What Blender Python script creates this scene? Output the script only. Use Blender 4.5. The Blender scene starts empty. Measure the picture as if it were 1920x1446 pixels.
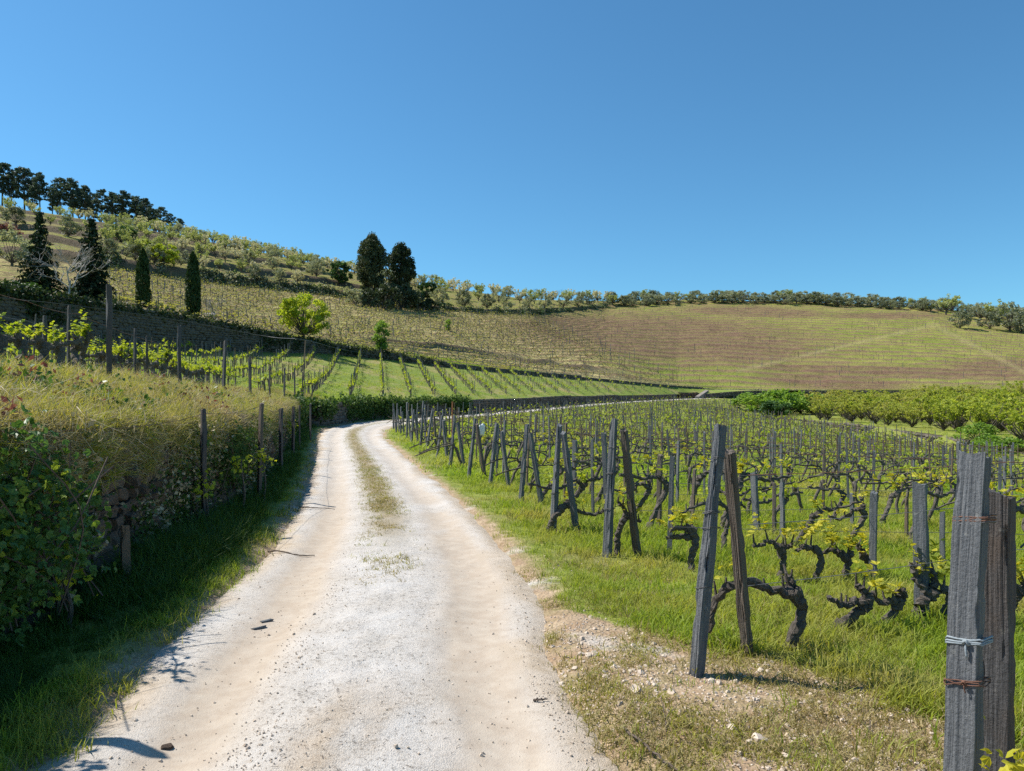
import bpy, math, random
import numpy as np
from mathutils import Vector, Matrix

R = math.radians
rng = np.random.default_rng(7)
random.seed(7)
S = bpy.context.scene
COL = S.collection

# ------------------------------------------------------------------ camera, sky, sun, exposure
EYE, F, CX, HV = 1.6, 1400.0, 960.0, 770.0          # eye height, focal length in photo pixels, centre column, horizon row
cam = bpy.data.cameras.new("camera"); camo = bpy.data.objects.new("camera", cam); COL.objects.link(camo)
camo.location = (0, 0, EYE); camo.rotation_euler = (R(90), 0, 0)
cam.sensor_fit = 'HORIZONTAL'; cam.sensor_width = 36; cam.lens = 36 * F / 1920
cam.shift_y = (HV - 723) / 1920; cam.clip_start = 0.05; cam.clip_end = 9000
S.camera = camo

SUN_EL = R(51)
SUN_H = np.array([-0.957, 0.29])                    # horizontal direction towards the sun
w = bpy.data.worlds.new("World"); S.world = w; w.use_nodes = True
nt = w.node_tree; nt.nodes.clear()
sky = nt.nodes.new("ShaderNodeTexSky"); sky.sky_type = 'NISHITA'; sky.sun_disc = False
sky.sun_elevation = SUN_EL; sky.sun_rotation = math.atan2(SUN_H[0], SUN_H[1])
sky.altitude = 200; sky.air_density = 1.0; sky.dust_density = 0.25; sky.ozone_density = 3.2
bg = nt.nodes.new("ShaderNodeBackground"); bg.inputs[1].default_value = 0.086
wo = nt.nodes.new("ShaderNodeOutputWorld")
tint = nt.nodes.new("ShaderNodeMix"); tint.data_type = 'RGBA'; tint.blend_type = 'MULTIPLY'; tint.inputs[0].default_value = 1
tint.inputs[7].default_value = (.585, 1.04, 1.17, 1)
nt.links.new(sky.outputs[0], tint.inputs[6]); nt.links.new(tint.outputs[2], bg.inputs[0]); nt.links.new(bg.outputs[0], wo.inputs[0])
sl = bpy.data.lights.new("sun", 'SUN'); sl.energy = 5.0; sl.angle = R(0.53); sl.color = (1, 0.95, 0.87)
so = bpy.data.objects.new("sun", sl); COL.objects.link(so)
sd = Vector((SUN_H[0] * math.cos(SUN_EL), SUN_H[1] * math.cos(SUN_EL), math.sin(SUN_EL)))
so.rotation_euler = sd.to_track_quat('Z', 'Y').to_euler(); so.location = (-20, 10, 40)
S.view_settings.view_transform = 'Standard'; S.view_settings.look = 'None'
S.view_settings.exposure = 0.56; S.view_settings.gamma = 1; S.view_settings.use_curve_mapping = False
S.cycles.max_bounces = 6; S.cycles.transparent_max_bounces = 4
S.cycles.use_denoising = False

# ------------------------------------------------------------------ small tools
def _hash(ix, iy, seed):
    n = (ix.astype(np.int64) * 374761393 + iy.astype(np.int64) * 668265263 + seed * 1442695041) & 0x7fffffff
    n = ((n ^ (n >> 13)) * 1274126177) & 0x7fffffff
    return ((n ^ (n >> 16)) & 0xffff) / 65535.0
def vnoise(x, y, seed=0):
    x = np.asarray(x, float); y = np.asarray(y, float)
    ix = np.floor(x); iy = np.floor(y); fx = x - ix; fy = y - iy
    fx = fx * fx * (3 - 2 * fx); fy = fy * fy * (3 - 2 * fy)
    a = _hash(ix, iy, seed); b = _hash(ix + 1, iy, seed); c = _hash(ix, iy + 1, seed); d = _hash(ix + 1, iy + 1, seed)
    return (a * (1 - fx) + b * fx) * (1 - fy) + (c * (1 - fx) + d * fx) * fy
def fbm(x, y, seed=0, octv=4):
    s = 0; a = 0.5
    for o in range(octv):
        s = s + a * vnoise(np.asarray(x) * 2 ** o, np.asarray(y) * 2 ** o, seed + o * 17); a *= 0.5
    return s / 0.9375                                # about 0..1
def sstep(a, b, x):
    t = np.clip((np.asarray(x, float) - a) / (b - a), 0, 1); return t * t * (3 - 2 * t)

def mesh_of(name, V, Fc, mats=(), smooth=False, matidx=None):
    me = bpy.data.meshes.new(name)
    V = np.asarray(V, np.float32)
    if isinstance(Fc, np.ndarray):
        n, k = Fc.shape
        me.vertices.add(len(V)); me.vertices.foreach_set("co", V.ravel())
        me.loops.add(n * k); me.loops.foreach_set("vertex_index", Fc.astype(np.int32).ravel())
        me.polygons.add(n); me.polygons.foreach_set("loop_start", np.arange(0, n * k, k, dtype=np.int32))
        me.update(calc_edges=True)
    else:
        me.from_pydata(V.tolist(), [], Fc); me.update()
    for m in mats: me.materials.append(m)
    if matidx is not None: me.polygons.foreach_set("material_index", np.asarray(matidx, np.int32))
    if smooth: me.polygons.foreach_set("use_smooth", np.ones(len(me.polygons), bool))
    return me

class MB:
    """collects pieces, builds one mesh; faces are quads (a triangle repeats no vertex: kept as lists)"""
    def __init__(s): s.V = []; s.F = []; s.M = []; s.n = 0
    def add(s, V, Fc, m=0):
        V = np.asarray(V, float).reshape(-1, 3)
        Fc = [tuple(int(i) + s.n for i in f) for f in (Fc.tolist() if isinstance(Fc, np.ndarray) else Fc)]
        s.V.append(V); s.F += Fc; s.M += [m] * len(Fc); s.n += len(V); return s
    def mesh(s, name, mats, smooth=False):
        V = np.concatenate(s.V) if s.V else np.zeros((0, 3))
        return mesh_of(name, V, s.F, mats, smooth, s.M)

def tube(path, rad, sides=6, rough=0.0, seed=0, caps=True):
    P = np.asarray(path, float); n = len(P); rad = np.broadcast_to(np.asarray(rad, float), (n,))
    T = np.gradient(P, axis=0); T /= np.linalg.norm(T, axis=1)[:, None] + 1e-9
    ref = np.array([0.13, 0.21, 1.0]) if abs(T[:, 2]).mean() < 0.8 else np.array([1.0, 0.2, 0.1])
    A = np.cross(T, ref); A /= np.linalg.norm(A, axis=1)[:, None] + 1e-9; B = np.cross(T, A)
    an = np.linspace(0, 2 * math.pi, sides, endpoint=False)
    rr = rad[:, None] * np.ones(sides)
    if rough:
        r_ = np.random.default_rng(seed); rr = rr * (1 + rough * (r_.random((n, sides)) - 0.5) * 2)
    V = P[:, None, :] + rr[..., None] * (np.cos(an)[None, :, None] * A[:, None, :] + np.sin(an)[None, :, None] * B[:, None, :])
    V = V.reshape(-1, 3); Fc = []
    for i in range(n - 1):
        for j in range(sides):
            k = (j + 1) % sides; Fc.append((i * sides + j, i * sides + k, (i + 1) * sides + k, (i + 1) * sides + j))
    if caps:
        Fc.append(tuple(range(sides))[::-1]); Fc.append(tuple((n - 1) * sides + j for j in range(sides)))
    return V, Fc

def curve_pts(ctrl, n):
    """Catmull-Rom through ctrl"""
    C = np.asarray(ctrl, float); C = np.vstack([2 * C[0] - C[1], C, 2 * C[-1] - C[-2]])
    out = []; m = len(C) - 3
    for t in np.linspace(0, m - 1e-6, n):
        i = int(t); f = t - i; a, b, c, d = C[i:i + 4]
        out.append(0.5 * ((2 * b) + (c - a) * f + (2 * a - 5 * b + 4 * c - d) * f * f + (3 * b - a - 3 * c + d) * f ** 3))
    return np.array(out)

def cards(P, size, rnd, up=0.0, aspect=1.6):
    """leaf quads at points P, random orientation, slightly folded diamond; returns V, F(n,4)"""
    n = len(P); size = np.broadcast_to(size, (n,))
    d = rnd.normal(size=(n, 3)); d[:, 2] += up; d /= np.linalg.norm(d, axis=1)[:, None]
    e = rnd.normal(size=(n, 3)); e -= (e * d).sum(1)[:, None] * d; e /= np.linalg.norm(e, axis=1)[:, None]
    L = (size * aspect * 0.5)[:, None]; W = (size * 0.5)[:, None]
    nn = np.cross(d, e)
    V = np.stack([P - d * L, P + e * W - d * L * .15 + nn * W * .3, P + d * L, P - e * W - d * L * .15 + nn * W * .3], 1).reshape(-1, 3)
    return V, np.arange(4 * n).reshape(n, 4)

# ------------------------------------------------------------------ materials
def new_mat(name):
    m = bpy.data.materials.new(name); m.use_nodes = True; nt = m.node_tree; nt.nodes.clear()
    out = nt.nodes.new("ShaderNodeOutputMaterial"); return m, nt, out
class NT:
    def __init__(s, nt): s.nt = nt
    def n(s, t, **k):
        o = s.nt.nodes.new(t)
        for a, b in k.items(): setattr(o, a, b)
        return o
    def l(s, a, b): s.nt.links.new(a, b)
    def pos(s): return s.n("ShaderNodeNewGeometry").outputs['Position']
    def obj(s): return s.n("ShaderNodeTexCoord").outputs['Object']
    def scale(s, v, sc):
        m = s.n("ShaderNodeVectorMath", operation='MULTIPLY'); s.l(v, m.inputs[0]); m.inputs[1].default_value = sc if hasattr(sc, '__len__') else (sc,) * 3
        return m.outputs[0]
    def noise(s, v, sc, det=4, rough=.55, dist=0):
        o = s.n("ShaderNodeTexNoise"); s.l(v, o.inputs['Vector']); o.inputs['Scale'].default_value = sc
        o.inputs['Detail'].default_value = det; o.inputs['Roughness'].default_value = rough; o.inputs['Distortion'].default_value = dist
        return o.outputs['Fac']
    def voro(s, v, sc, out='Distance', feature='F1'):
        o = s.n("ShaderNodeTexVoronoi", feature=feature); s.l(v, o.inputs['Vector']); o.inputs['Scale'].default_value = sc
        return o.outputs[out]
    def ramp(s, f, lo, hi):
        o = s.n("ShaderNodeMapRange"); s.l(f, o.inputs[0]); o.inputs[1].default_value = lo; o.inputs[2].default_value = hi
        return o.outputs[0]
    def mix(s, f, a, b, mode='MIX'):
        o = s.n("ShaderNodeMix", data_type='RGBA', blend_type=mode)
        for sock, v in ((o.inputs[0], f), (o.inputs[6], a), (o.inputs[7], b)):
            if isinstance(v, (int, float)): sock.default_value = v
            elif isinstance(v, tuple): sock.default_value = (*v[:3], 1)
            else: s.l(v, sock)
        return o.outputs[2]
    def math(s, op, a, b=0.0):
        o = s.n("ShaderNodeMath", operation=op)
        for i, v in enumerate((a, b)):
            if isinstance(v, (int, float)): o.inputs[i].default_value = v
            else: s.l(v, o.inputs[i])
        return o.outputs[0]
    def attr(s, name, out='Fac'): return s.n("ShaderNodeAttribute", attribute_name=name).outputs[out]
    def bump(s, h, strength, dist):
        o = s.n("ShaderNodeBump"); s.l(h, o.inputs['Height']); o.inputs['Strength'].default_value = strength; o.inputs['Distance'].default_value = dist
        return o.outputs[0]
    def bsdf(s, out, col, rough=.9, bump=None, spec=.3):
        o = s.n("ShaderNodeBsdfPrincipled")
        if isinstance(col, tuple): o.inputs['Base Color'].default_value = (*col, 1)
        else: s.l(col, o.inputs['Base Color'])
        o.inputs['Roughness'].default_value = rough; o.inputs['Specular IOR Level'].default_value = spec
        if bump is not None: s.l(bump, o.inputs['Normal'])
        if out is not None: s.l(o.outputs[0], out.inputs[0])
        return o

def simple(name, c1, c2, sc=8, rough=.9, bs=30, bstr=.4, bd=.01, stretch=None, spec=.3, c3=None, world=False):
    m, nt, out = new_mat(name); N = NT(nt)
    v = N.pos() if world else N.obj()
    if stretch: v = N.scale(v, stretch)
    f = N.ramp(N.noise(v, sc, 5, .6), .3, .7); col = N.mix(f, c1, c2)
    if c3: col = N.mix(N.ramp(N.noise(v, sc * .37, 3), .55, .7), col, c3)
    rnd = N.n("ShaderNodeObjectInfo").outputs['Random']
    col = N.mix(N.math('MULTIPLY', rnd, .5), col, c2)
    N.bsdf(out, col, rough, N.bump(N.noise(v, bs, 4, .7), bstr, bd), spec)
    return m

def leafmat(name, c1, c2, transl=.35, c3=None, patch=.25, rough=.6, tcol=None):
    """c1..c2 vary leaf by leaf and plant by plant, c3 in patches over the ground"""
    m, nt, out = new_mat(name); N = NT(nt)
    isl = N.n("ShaderNodeNewGeometry").outputs['Random Per Island']
    rnd = N.n("ShaderNodeObjectInfo").outputs['Random']
    f = N.math('ADD', N.math('MULTIPLY', isl, .6), N.math('MULTIPLY', rnd, .4))
    col = N.mix(f, c1, c2)
    if c3: col = N.mix(N.ramp(N.noise(N.pos(), patch, 4, .6), .45, .66), col, c3)
    b = N.bsdf(None, col, rough, None, .25)
    t = N.n("ShaderNodeBsdfTranslucent")
    tc = N.mix(1.0, col, tcol or (1.3, 1.25, .6), 'MULTIPLY'); N.l(tc, t.inputs[0])
    mx = N.n("ShaderNodeMixShader"); mx.inputs[0].default_value = transl
    N.l(b.outputs[0], mx.inputs[1]); N.l(t.outputs[0], mx.inputs[2]); N.l(mx.outputs[0], out.inputs[0])
    return m

M = {}
def slate_mat(name, a, b, c, lich):
    m, nt, out = new_mat(name); N = NT(nt); v = N.obj()
    st = N.scale(v, (60, 60, 3.4)); fine = N.math('ADD', N.math('MULTIPLY', N.noise(st, 1.0, 6, .7, 1.6), .7), N.math('MULTIPLY', N.noise(v, 90, 4, .7), .3))
    big = N.noise(N.scale(v, (6, 6, 2)), 1, 4, .6)
    col = N.mix(N.ramp(fine, .3, .7), a, b); col = N.mix(N.ramp(big, .45, .7), col, c)
    spots = N.ramp(N.noise(v, 20, 5, .65), .60, .70); col = N.mix(N.math('MULTIPLY', spots, .7), col, lich)
    rnd = N.n("ShaderNodeObjectInfo").outputs['Random']; col = N.mix(N.math('MULTIPLY', rnd, .35), col, c)
    h = N.math('ADD', N.math('MULTIPLY', fine, 1.0), N.math('MULTIPLY', N.noise(v, 55, 5, .7), .55))
    N.bsdf(out, col, .72, N.bump(h, .9, .012), .35); return m
M['slate'] = slate_mat("slate", (.055, .06, .066), (.205, .215, .225), (.10, .106, .112), (.30, .30, .28))
M['slate_brown'] = slate_mat("slate_brown", (.07, .058, .048), (.19, .158, .128), (.11, .08, .058), (.20, .18, .13))
M['slate_dark'] = slate_mat("slate_dark", (.03, .032, .036), (.105, .11, .118), (.10, .07, .05), (.22, .21, .18))
M['stake_wood'] = simple("stake_wood", (.09, .065, .045), (.19, .145, .105), 6, .9, 40, .6, .01, (30, 30, 2))
M['rust'] = simple("rusty_wire", (.10, .045, .03), (.18, .09, .06), 30, .7)
M['wire'] = simple("grey_wire", (.06, .06, .062), (.12, .12, .125), 20, .5)
M['twine'] = simple("pale_blue_twine", (.20, .24, .27), (.30, .34, .36), 60, .8)
M['rust_pole'] = simple("rusty_pole", (.30, .10, .045), (.42, .17, .08), 12, .8)
M['plastic'] = simple("white_plastic", (.72, .72, .72), (.82, .82, .82), 5, .4)
M['bark'] = simple("vine_bark", (.045, .037, .03), (.19, .162, .135), 14, .95, 40, 1.0, .02, (4, 4, 1.2))
M['tree_bark'] = simple("tree_bark", (.05, .04, .03), (.13, .11, .09), 5, .95, 20, .8, .03)
M['pale_bark'] = simple("pale_bark", (.22, .19, .17), (.42, .39, .36), 5, .9)
M['stone'] = simple("wall_stone", (.055, .038, .028), (.155, .11, .08), 5, .95, 18, .7, .02, c3=(.15, .085, .055))
M['stone_grey'] = simple("grey_wall_stone", (.13, .11, .10), (.32, .28, .24), 2.2, .95, 9, .7, .03, world=True, c3=(.18, .11, .07))
M['stone_dark'] = simple("mossy_shaded_stone", (.055, .047, .04), (.17, .145, .12), 2.2, .95, 9, .7, .03, world=True, c3=(.06, .065, .03))  # dark base has the wall faces' shade painted in; greenish patches are moss
M['earth_dark'] = simple("dark_bank_earth", (.03, .024, .018), (.07, .055, .04), 3, 1, 20, .9, .04, world=True)
M['earth'] = simple("bank_earth", (.075, .048, .032), (.17, .115, .075), 3, 1, 20, .9, .04, world=True, c3=(.10, .085, .035))
M['pebble'] = simple("pebble", (.42, .33, .245), (.60, .52, .43), 20, .9, 60, .3, .004, c3=(.45, .26, .17))
M['twig'] = simple("twig", (.05, .038, .03), (.13, .10, .08), 20, .9)
M['grass'] = leafmat("grass_green", (.165, .25, .02), (.31, .39, .045), .5, (.40, .37, .10), .7)
M['grass_far'] = leafmat("grass_vineyard", (.17, .28, .022), (.31, .41, .05), .5, (.40, .37, .11), .17)
M['grass_shade'] = leafmat("grass_shade_tone", (.03, .075, .010), (.085, .15, .022), .3)  # darker green: the wall's shade is put into the blade colour
M['grass_dry'] = leafmat("grass_dry", (.25, .20, .085), (.38, .31, .15), .3, (.17, .18, .035), .45)
M['grass_bank'] = leafmat("grass_bank", (.19, .225, .024), (.37, .36, .07), .45, (.38, .30, .17), .8)
M['straw'] = leafmat("straw", (.34, .27, .16), (.48, .40, .26), .2)
M['vine_leaf'] = leafmat("vine_leaf", (.27, .36, .03), (.50, .52, .06), .45, tcol=(1.25, 1.2, .5))
M['vine_leaf_y'] = leafmat("vine_leaf_young", (.36, .37, .03), (.58, .52, .055), .45, tcol=(1.25, 1.15, .5))
M['bramble'] = leafmat("bramble_leaf", (.03, .085, .02), (.10, .19, .045), .3, rough=.4)
M['bramble_y'] = leafmat("bramble_leaf_bright", (.16, .26, .03), (.30, .36, .05), .4)
M['ivy'] = leafmat("ivy_leaf", (.035, .08, .018), (.10, .165, .035), .3)
M['ivy_dark'] = leafmat("ivy_dark_leaf", (.022, .04, .014), (.06, .085, .03), .2)
M['pine'] = leafmat("pine_needles", (.04, .07, .062), (.095, .135, .105), .25)
M['conifer'] = leafmat("conifer_needles", (.014, .030, .014), (.038, .062, .026), .12)
M['cypress'] = leafmat("cypress_needles", (.016, .038, .010), (.042, .078, .020), .12)
M['bigtree'] = leafmat("dark_foliage", (.03, .05, .024), (.085, .105, .05), .2)
M['olive'] = leafmat("olive_leaf", (.19, .21, .145), (.36, .385, .28), .35)
M['olive_dark'] = leafmat("olive_leaf_dark", (.12, .14, .095), (.25, .275, .185), .3)
M['cherry'] = leafmat("cherry_leaf", (.24, .285, .10), (.42, .45, .20), .4)
M['blossom'] = leafmat("blossom", (.36, .35, .24), (.66, .62, .52), .35)
M['orchard'] = leafmat("orchard_leaf", (.23, .30, .028), (.42, .46, .075), .5, (.38, .35, .12), .06)
M['bright'] = leafmat("bright_leaf", (.25, .34, .03), (.46, .50, .06), .5)
M['mid'] = leafmat("mid_green_leaf", (.13, .24, .035), (.26, .38, .075), .45)
M['darkgreen'] = leafmat("dark_green_leaf", (.025, .065, .016), (.07, .14, .035), .25)
M['redleaf'] = leafmat("red_leaf", (.12, .035, .045), (.22, .08, .09), .3)
M['hillvine'] = leafmat("hill_vine_leaf", (.22, .24, .05), (.40, .38, .11), .4)

# ------------------------------------------------------------------ object bookkeeping
def put(name, me, parent=None, loc=(0, 0, 0), rot=(0, 0, 0), sc=1.0):
    o = bpy.data.objects.new(name, me); COL.objects.link(o)
    o.location = loc; o.rotation_euler = rot; o.scale = (sc,) * 3 if not hasattr(sc, '__len__') else sc
    if parent: o.parent = parent
    return o
def tag(o, label=None, cat=None, group=None, kind=None):
    for k, v in (('label', label), ('category', cat), ('group', group), ('kind', kind)):
        if v: o[k] = v
    return o
def thing(name, label, cat, parts, loc=(0, 0, 0), rot=(0, 0, 0), sc=1.0, group=None):
    """an Empty at the base with its parts (shared meshes) as children"""
    e = put(name, None, None, loc, rot, sc); tag(e, label, cat, group); e.empty_display_size = .1
    for pn, me in parts: put(pn, me, e)
    return e
_U = "zeroth first second third fourth fifth sixth seventh eighth ninth tenth eleventh twelfth thirteenth fourteenth fifteenth sixteenth seventeenth eighteenth nineteenth".split()
_T = {2: "twent", 3: "thirt", 4: "fort", 5: "fift", 6: "sixt", 7: "sevent", 8: "eight", 9: "ninet"}
def nth(n):
    if n < 20: return _U[n]
    if n >= 100: return "hundred-" + (nth(n - 100) if n > 100 else "th")
    t, u = divmod(n, 10); return _T[t] + "ieth" if u == 0 else _T[t] + "y-" + _U[u]

LIB = bpy.data.collections.new("library")            # sources for the stuff scatters, not in the scene
def lib(name, meshes):
    c = bpy.data.collections.new(name)
    for i, me in enumerate(meshes): c.objects.link(bpy.data.objects.new(f"{name}_source", me))
    return c
def scatter(name, P, rot, sc, coll, label=None, parent=None):
    """one stuff object: a point cloud with sources instanced on it"""
    me = bpy.data.meshes.new(name); P = np.asarray(P, np.float32); n = len(P)
    me.vertices.add(n); me.vertices.foreach_set("co", P.ravel())
    a = me.attributes.new("rot", 'FLOAT_VECTOR', 'POINT'); a.data.foreach_set("vector", np.asarray(rot, np.float32).ravel())
    s = np.asarray(sc, np.float32)
    if s.ndim == 1: s = np.repeat(s[:, None], 3, 1)
    a = me.attributes.new("sc", 'FLOAT_VECTOR', 'POINT'); a.data.foreach_set("vector", s.ravel())
    a = me.attributes.new("idx", 'INT', 'POINT'); a.data.foreach_set("value", rng.integers(0, 1000, n).astype(np.int32))
    o = put(name, me, parent); o['kind'] = 'stuff'
    if label: o['label'] = label
    ng = bpy.data.node_groups.new(name + "_scatter", 'GeometryNodeTree')
    ng.interface.new_socket("Geometry", in_out='INPUT', socket_type='NodeSocketGeometry')
    ng.interface.new_socket("Geometry", in_out='OUTPUT', socket_type='NodeSocketGeometry')
    N = ng.nodes; gi = N.new('NodeGroupInput'); go = N.new('NodeGroupOutput')
    ci = N.new('GeometryNodeCollectionInfo'); ci.inputs[0].default_value = coll; ci.inputs[1].default_value = True; ci.inputs[2].default_value = True
    ip = N.new('GeometryNodeInstanceOnPoints'); ip.inputs['Pick Instance'].default_value = True
    def na(nm, t):
        x = N.new('GeometryNodeInputNamedAttribute'); x.data_type = t; x.inputs[0].default_value = nm
        return [q for q in x.outputs if q.enabled and q.name == 'Attribute'][0]
    L = ng.links.new
    L(gi.outputs[0], ip.inputs['Points']); L(ci.outputs[0], ip.inputs['Instance'])
    L(na("idx", 'INT'), ip.inputs['Instance Index']); L(na("sc", 'FLOAT_VECTOR'), ip.inputs['Scale'])
    er = N.new('FunctionNodeEulerToRotation'); L(na("rot", 'FLOAT_VECTOR'), er.inputs[0]); L(er.outputs[0], ip.inputs['Rotation'])
    L(ip.outputs[0], go.inputs[0])
    md = o.modifiers.new("scatter", 'NODES'); md.node_group = ng
    return o
def rots(n, tilt=.15):
    r = np.zeros((n, 3)); r[:, :2] = rng.normal(0, tilt, (n, 2)); r[:, 2] = rng.uniform(0, 6.283, n); return r

# ------------------------------------------------------------------ the lie of the land
ZR = np.array([(-40, 0), (10, 0), (15, .05), (20, .15), (30, .42), (42, .62), (52, .86), (70, 1.2), (90, 1.75), (141, 3.85), (170, 4.6)], float)
def zr(d): return np.interp(d, ZR[:, 0], ZR[:, 1])
def px_road(u, v):                                   # a point of the track seen at (u, v)
    d = np.linspace(2, 170, 6000); zz = EYE + (HV - v) / F * d
    i = int(np.argmax(zz <= zr(d))) if v > 771 else int(np.argmin(abs(zz - zr(d))))
    return np.array([(u - CX) / F * d[i], d[i]])
def P3(u, v, d): return np.array([(u - CX) / F * d, d, EYE + (HV - v) / F * d])

ROAD = [((100, 1446), (1130, 1446)), ((250, 1300), (1050, 1300)), ((345, 1200), (1010, 1200)), ((450, 1100), (985, 1100)),
        ((540, 1000), (905, 1000)), ((578, 930), (835, 930)), ((594, 880), (780, 880)), ((598, 850), (748, 850)),
        ((601, 830), (722, 830)), ((606, 815), (713, 815)), ((618, 804), (716, 806)), ((645, 797), (730, 799)), ((690, 791), (752, 795))]
RL = [np.array([-2.3, -8]), np.array([-2.2, 0])] + [px_road(*a) for a, b in ROAD]
RR = [np.array([.8, -8]), np.array([.65, 0])] + [px_road(*b) for a, b in ROAD]
for (a, b) in (((-7.6, 59), (-5.0, 57.5)), ((-4.2, 70), (-1.7, 69)), ((2.9, 91), (5.4, 90)), ((15, 116), (17.4, 115)), ((32.5, 141), (34.4, 139.5)), ((50, 160), (52, 158))):
    RL.append(np.array(a)); RR.append(np.array(b))
RL = curve_pts(RL, 1400); RR = curve_pts(RR, 1400)
RC = (RL + RR) / 2; RHW = np.linalg.norm(RL - RR, axis=1) / 2
RCd = RC[::9]; RHWd = RHW[::9]
RS = np.concatenate([[0], np.cumsum(np.linalg.norm(np.diff(RC, axis=0), axis=1))])

def poly_near(P, Q, *vals):
    """distance, sign (+ left of the polyline Q), arc parameter and interpolated values at the closest point"""
    P = np.asarray(P, float).reshape(-1, 2); A = Q[:-1]; D = Q[1:] - A; L2 = (D ** 2).sum(1) + 1e-12
    dist = np.empty(len(P)); sign = np.empty(len(P)); par = np.empty(len(P)); res = [np.empty(len(P)) for _ in vals]
    for i in range(0, len(P), 4000):
        p = P[i:i + 4000, None, :] - A[None]; t = np.clip((p * D).sum(-1) / L2, 0, 1)
        r = p - t[..., None] * D; d2 = (r ** 2).sum(-1); k = d2.argmin(1); ar = np.arange(len(k))
        dist[i:i + 4000] = np.sqrt(d2[ar, k]); tt = t[ar, k]; par[i:i + 4000] = k + tt
        pk = p[ar, k]; sign[i:i + 4000] = np.sign(D[k, 0] * pk[:, 1] - D[k, 1] * pk[:, 0])
        for q, v in zip(res, vals): q[i:i + 4000] = v[k] + (v[k + 1] - v[k]) * tt
    return (dist, sign, par, *res)

# foot of the wall on the left of the track, on round the bend and along the foot of the right hill
Wp = [(-3.3, -10), (-3.35, 2), (-3.6, 5), (-4.05, 8), (-4.5, 11), (-5.0, 14), (-6.2, 19), (-8.2, 27), (-10.1, 34.5), (-12.0, 42.5)]
Wp = [np.array(p, float) for p in Wp] + [px_road(u, v) for u, v in ((606, 800), (638, 794), (690, 787))]
for u, d in ((735, 59), (800, 65), (870, 73), (1000, 93), (1130, 117), (1270, 142), (1310, 146), (1420, 148), (1660, 148), (1920, 148), (2400, 148), (3200, 140)):
    Wp.append(np.array([(u - CX) / F * d, d]))
W = curve_pts(Wp, 240); WY = W[:, 1]
WS = np.concatenate([[0], np.cumsum(np.linalg.norm(np.diff(W, axis=0), axis=1))])
WU = CX + F * W[:, 0] / np.maximum(W[:, 1], .5)
WZ = zr(np.minimum(WY, 148)).copy()
_bend = (WY > 140) & (WU > 1270)
WZ = np.where(_bend, 3.9 + .9 * sstep(1280, 1420, WU), WZ)
WH = np.where(WY < 40, 1.4, 1.35) * np.ones_like(WY)
WH = WH - .55 * sstep(90, 142, WY)

def table(rows): a = np.array(rows, float); return a[:, 0], a[:, 1], a[:, 2]
C2F = table([(-900, 610, 34), (-400, 625, 38), (-150, 633, 42), (0, 640, 46), (200, 650, 56), (350, 657, 70), (500, 661, 80), (590, 662, 86), (650, 668, 92), (730, 675, 98), (800, 685, 105),
             (900, 695, 112), (1000, 704, 119), (1150, 716, 132), (1270, 727, 147), (1350, 731, 152), (1500, 732, 153), (1700, 732, 153), (1920, 734, 153), (2400, 738, 152), (3200, 740, 145)])
C2T = table([(-900, 500, 35.5), (-400, 520, 39.5), (-150, 535, 43.5), (0, 549, 47.5), (200, 575, 57.4), (350, 598, 71.3), (500, 626, 81.2), (590, 642, 87), (650, 652, 93), (730, 663, 99), (800, 676, 105.8),
             (900, 688, 112.7), (1000, 698, 119.7), (1150, 712, 132.6), (1270, 724, 147.6), (1350, 730, 152.6), (1500, 731, 153.6), (1700, 731, 153.6), (1920, 733, 153.6), (2400, 737, 152.6), (3200, 739, 145.6)])
C3 = table([(-900, 500, 60), (0, 540, 70), (350, 585, 90), (500, 610, 98), (650, 637, 103), (731, 645, 112), (860, 660, 122), (994, 683, 131), (1171, 708, 143), (1270, 719, 155), (1500, 722, 165), (1920, 724, 165), (3200, 730, 160)])
C4 = table([(-900, 430, 120), (-400, 455, 128), (0, 488, 135), (110, 492, 135), (210, 507, 136), (300, 520, 142), (400, 533, 152), (500, 545, 160), (650, 561, 172), (800, 582, 182), (900, 588, 195),
            (1000, 590, 214), (1140, 578, 285), (1300, 570, 305), (1500, 572, 305), (1750, 585, 300), (1920, 604, 292), (2400, 625, 280), (3200, 640, 260)])
C5 = table([(-900, 290, 300), (-400, 330, 300), (0, 390, 285), (200, 424, 275), (370, 450, 262), (500, 476, 262), (620, 502, 268), (780, 533, 272), (1000, 563, 292), (1140, 566, 306), (1300, 564, 322),
            (1500, 567, 322), (1750, 580, 318), (1920, 600, 310), (2400, 620, 298), (3200, 640, 280)])
def ev(tb, u): return np.interp(u, tb[0], tb[1]), np.interp(u, tb[0], tb[2])
def zof(tb, u): v, d = ev(tb, u); return EYE + (HV - v) / F * d, d
_u = np.arange(-900, 3201, 40.0)
C2W = np.stack([(_u - CX) / F * zof(C2F, _u)[1], zof(C2F, _u)[1]], 1); C2Z = zof(C2F, _u)[0]
C2W = np.vstack([[(-48, -20)], [(-45, 10)], C2W]); C2Z = np.concatenate([[4.6, 4.9], C2Z])

# foot of the low wall between the right vineyard and the orchard
_lw = [(1380, 777, 122), (1430, 784, 112), (1500, 794, 100), (1600, 810, 82), (1700, 827, 70), (1800, 845, 58), (1900, 863, 50), (2050, 893, 43)]
LW = np.array([((u - CX) / F * d, d) for u, v, d in _lw] + [(40, 34), (50, 22), (62, 0), (75, -40)])
LZ = np.array([EYE + (HV - v) / F * d for u, v, d in _lw] + [-2.4, -2.6, -2.8, -3.0])
LH = np.array([.1, .3, .5, .8, .95, .95, .7, .7, .7, .7, .7, .7])
LWd = curve_pts(np.column_stack([LW, LZ, LH]), 40)
LW, LZ, LH = LWd[:, :2], LWd[:, 2], LWd[:, 3]

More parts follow.
